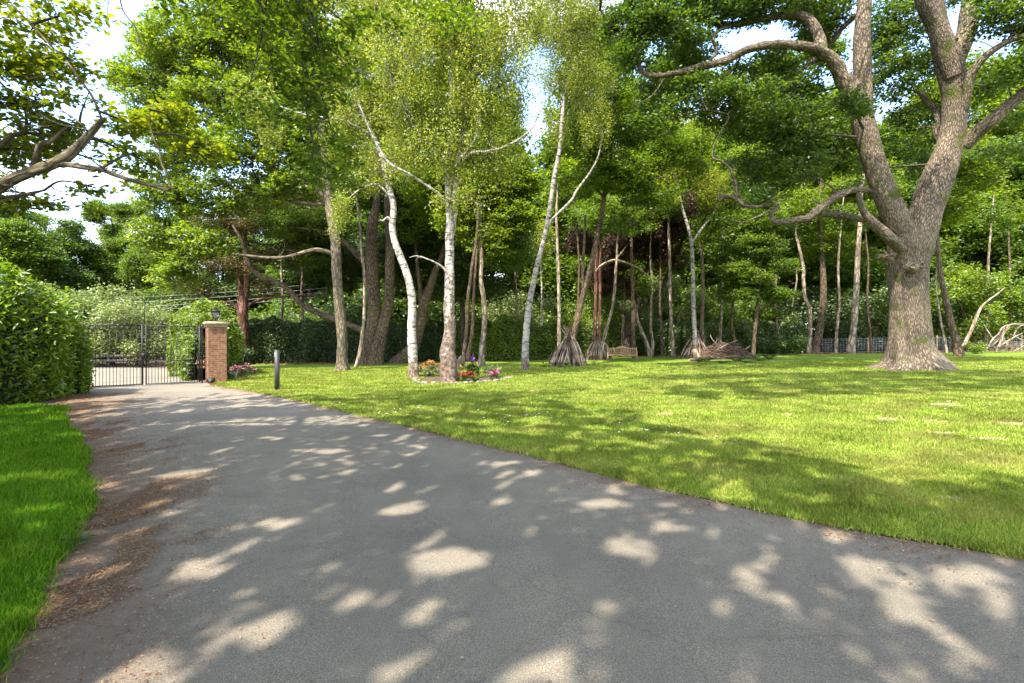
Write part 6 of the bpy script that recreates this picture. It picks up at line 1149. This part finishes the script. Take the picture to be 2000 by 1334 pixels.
bo0 = (bc[0], bc[1] + .9, gzf(bc[0], bc[1])); o = mb.obj('flower_bed', M['bed'], loc=bo0, smooth=True); tag(o, 'dark rounded bed of bark mulch round the feet of the two birches', 'flower bed')
def rock(seed, r):
    g = np.random.default_rng(seed); th, ph = np.meshgrid(np.linspace(0, 2 * np.pi, 8, endpoint=False), np.linspace(0, np.pi, 6), indexing='ij'); s = 1 + .22 * g.normal(size=th.shape); s[:, 0] = 1; s[:, -1] = 1
    V = np.stack([r * 1.3 * s * np.sin(ph) * np.cos(th), r * s * np.sin(ph) * np.sin(th), r * .6 * s * np.cos(ph)], -1).reshape(-1, 3); i, j = np.meshgrid(np.arange(8), np.arange(5), indexing='ij'); i = i.ravel(); j = j.ravel(); i2 = (i + 1) % 8
    mb = MB(); mb.add(V, np.stack([i * 6 + j, i * 6 + j + 1, i2 * 6 + j + 1, i2 * 6 + j], 1)); return mb.mesh('edging_stone', M['limestone'])
rocks = [rock(k, .085) for k in range(5)]
for k, t in enumerate(np.linspace(math.pi * .93, math.pi * 2.07, 40)):
    if k % 7 == 3: continue
    r_ = 1 + .06 * math.sin(3 * t + 1) + .04 * math.sin(5 * t); jj_ = random.uniform(.94, 1.07); X = bc[0] + ax * r_ * jj_ * math.cos(t); Yv = bc[1] + .9 + ay * r_ * jj_ * math.sin(t)
    o = bpy.data.objects.new('edging_stone', rocks[k % 5]); COL.objects.link(o); o.location = (X, Yv + random.uniform(-.03, .03), gzf(X, Yv) + .05); o.rotation_euler = (0, 0, k * 1.7); s = random.uniform(.4, 1.3); o.scale = (s, s, s)
    tag(o, 'small pale stone in the rim of the flower bed', 'stone', 'stones edging the flower bed')
def petals(n): return n
def flowmat(name, cs): return leafmat(name, cs, trans=.25, tcol=(1.1, 1, 1), gloss=.04, patch=.1)
M['fl_red'] = flowmat('red_petal', [(.30, .01, .015), (.45, .02, .02), (.4, .03, .05)]); M['fl_pink'] = flowmat('pink_petal', [(.38, .08, .16), (.5, .18, .25), (.32, .04, .13), (.5, .25, .28)]); M['fl_purple'] = flowmat('purple_petal', [(.20, .05, .24), (.30, .09, .30), (.26, .08, .26)])
M['fl_orange'] = flowmat('orange_tip', [(.32, .17, .03), (.42, .26, .06), (.36, .15, .05)]); M['lf_shrub'] = leafmat('bed_shrub_leaf', [(.10, .14, .05), (.18, .22, .10), (.28, .32, .18)], gloss=.1); M['fl_mag'] = flowmat('magenta_petal', [(.55, .03, .22), (.65, .08, .32), (.75, .3, .4)])
def flower(name, label, px, py, w, h, leaf, nleaf, flm, nfl, seed, top=.5, lsz=.06, fsz=.055, tall=False, cat='flowers', dy=0):
    g = np.random.default_rng(seed); b = list(base(px, py)); b[1] += dy; b[2] = gzf(b[0], b[1]) + .05; r = thing(name, label, cat, tuple(b), 0); n = 34
    v = g.normal(size=(n, 3)); v /= np.linalg.norm(v, axis=1)[:, None]; v *= (g.uniform(0, 1, n) ** .4)[:, None]; C = np.stack([v[:, 0] * w / 2, v[:, 1] * w / 2, h * .45 + v[:, 2] * h * .42], 1)
    if not tall: mb = MB(); leafcloud(mb, C, np.full(n, w * .13), nleaf, lsz, up=.7, flat=.8, g=g); mb.obj('foliage', M[leaf], r)
    mb = MB()
    for k in range(8): e = C[k]; tube(mb, [(e[0] * .2, e[1] * .2, -.08), (e[0] * .6, e[1] * .6, e[2] * .6), tuple(e)], [.008, .006, .003], 4)
    mb.obj('stem', M['twig'], r)
    if tall:
        mb = MB(); mf = MB(); mst = MB()
        for k in range(6):
            x_, y_ = g.normal(size=2) * w * .28; hh = h * g.uniform(.8, 1.05); tube(mst, [(x_ * .3, y_ * .3, -.05), (x_, y_, hh)], [.008, .004], 5); m_ = 26
            leafcloud(mb, np.stack([np.full(m_, x_ * .8), np.full(m_, y_ * .8), np.linspace(.05, hh * .68, m_)], 1), np.full(m_, .10), nleaf // 6, lsz, up=.5, flat=.8, g=g)
            leafcloud(mf, np.stack([np.full(8, x_), np.full(8, y_), np.linspace(hh * .80, hh, 8)], 1), np.full(8, .05), nfl // 6, fsz, up=.3, flat=1, g=g)
        mb.obj('foliage', M[leaf], r); mf.obj('blossom', M[flm], r); mst.obj('stalk', M['twig'], r); return r
    F = C[C[:, 2] > h * top]; F = F if len(F) > 3 else C; F = F + [0, -.02, h * .10]; F = F[:26]
    mb = MB(); leafcloud(mb, F, np.full(len(F), w * .09), nfl, fsz, up=.8, flat=.7, g=g, wide=.95); mb.obj('blossom', M[flm], r); return r
flower('pieris_shrub', 'rounded shrub with orange-yellow tips between the two birches', 835, 738, 1.05, .74, 'lf_shrub', 2200, 'fl_orange', 1500, 1, .40, .07, .06, cat='shrub', dy=.1)
flower('red_primulas', 'clump of vivid red flowers just right of the rough birch foot', 911, 748, .62, .40, 'lf_green', 600, 'fl_red', 420, 2, .35, .06, .06)
flower('honesty_plant', 'tall stems topped with purple flowers behind the red clump', 922, 745, .62, .88, 'lf_green', 900, 'fl_purple', 260, 3, tall=True, lsz=.10, fsz=.06, dy=.5)
flower('apricot_rose', 'pale leafy plant with a few apricot blooms beside the rough birch', 898, 742, .42, .55, 'lf_shrub', 350, 'fl_orange', 60, 4, .6, .07, .06)
flower('azalea_plant', 'low pink and magenta azalea at the far end of the bed', 968, 744, .62, .38, 'lf_dark', 500, 'fl_mag', 320, 5, .4, .05, .05)
flower('rhododendron_plant', 'small open green shrub behind the pink azalea', 962, 740, .7, .55, 'lf_shrub', 420, 'fl_orange', 20, 6, .7, .12, .03, cat='shrub', dy=.3)
flower('hydrangea_plant', 'leafy low plant in the bed right of the red flowers', 932, 747, .35, .28, 'lf_bright', 260, 'lf_yellow', 60, 7, .4, .07, .05, cat='plant')
flower('azalea_plant', 'round clump of pink flowers on the grass beside the brick pillar', 473, 741, 1.0, .62, 'lf_dark', 1100, 'fl_pink', 380, 8, .45, .06, .07)
flower('violet_plant', 'low dark leafy plant between the pillar and the short post', 448, 744, .7, .35, 'lf_dark', 500, 'fl_red', 12, 9, .6, .08, .04, cat='plant')
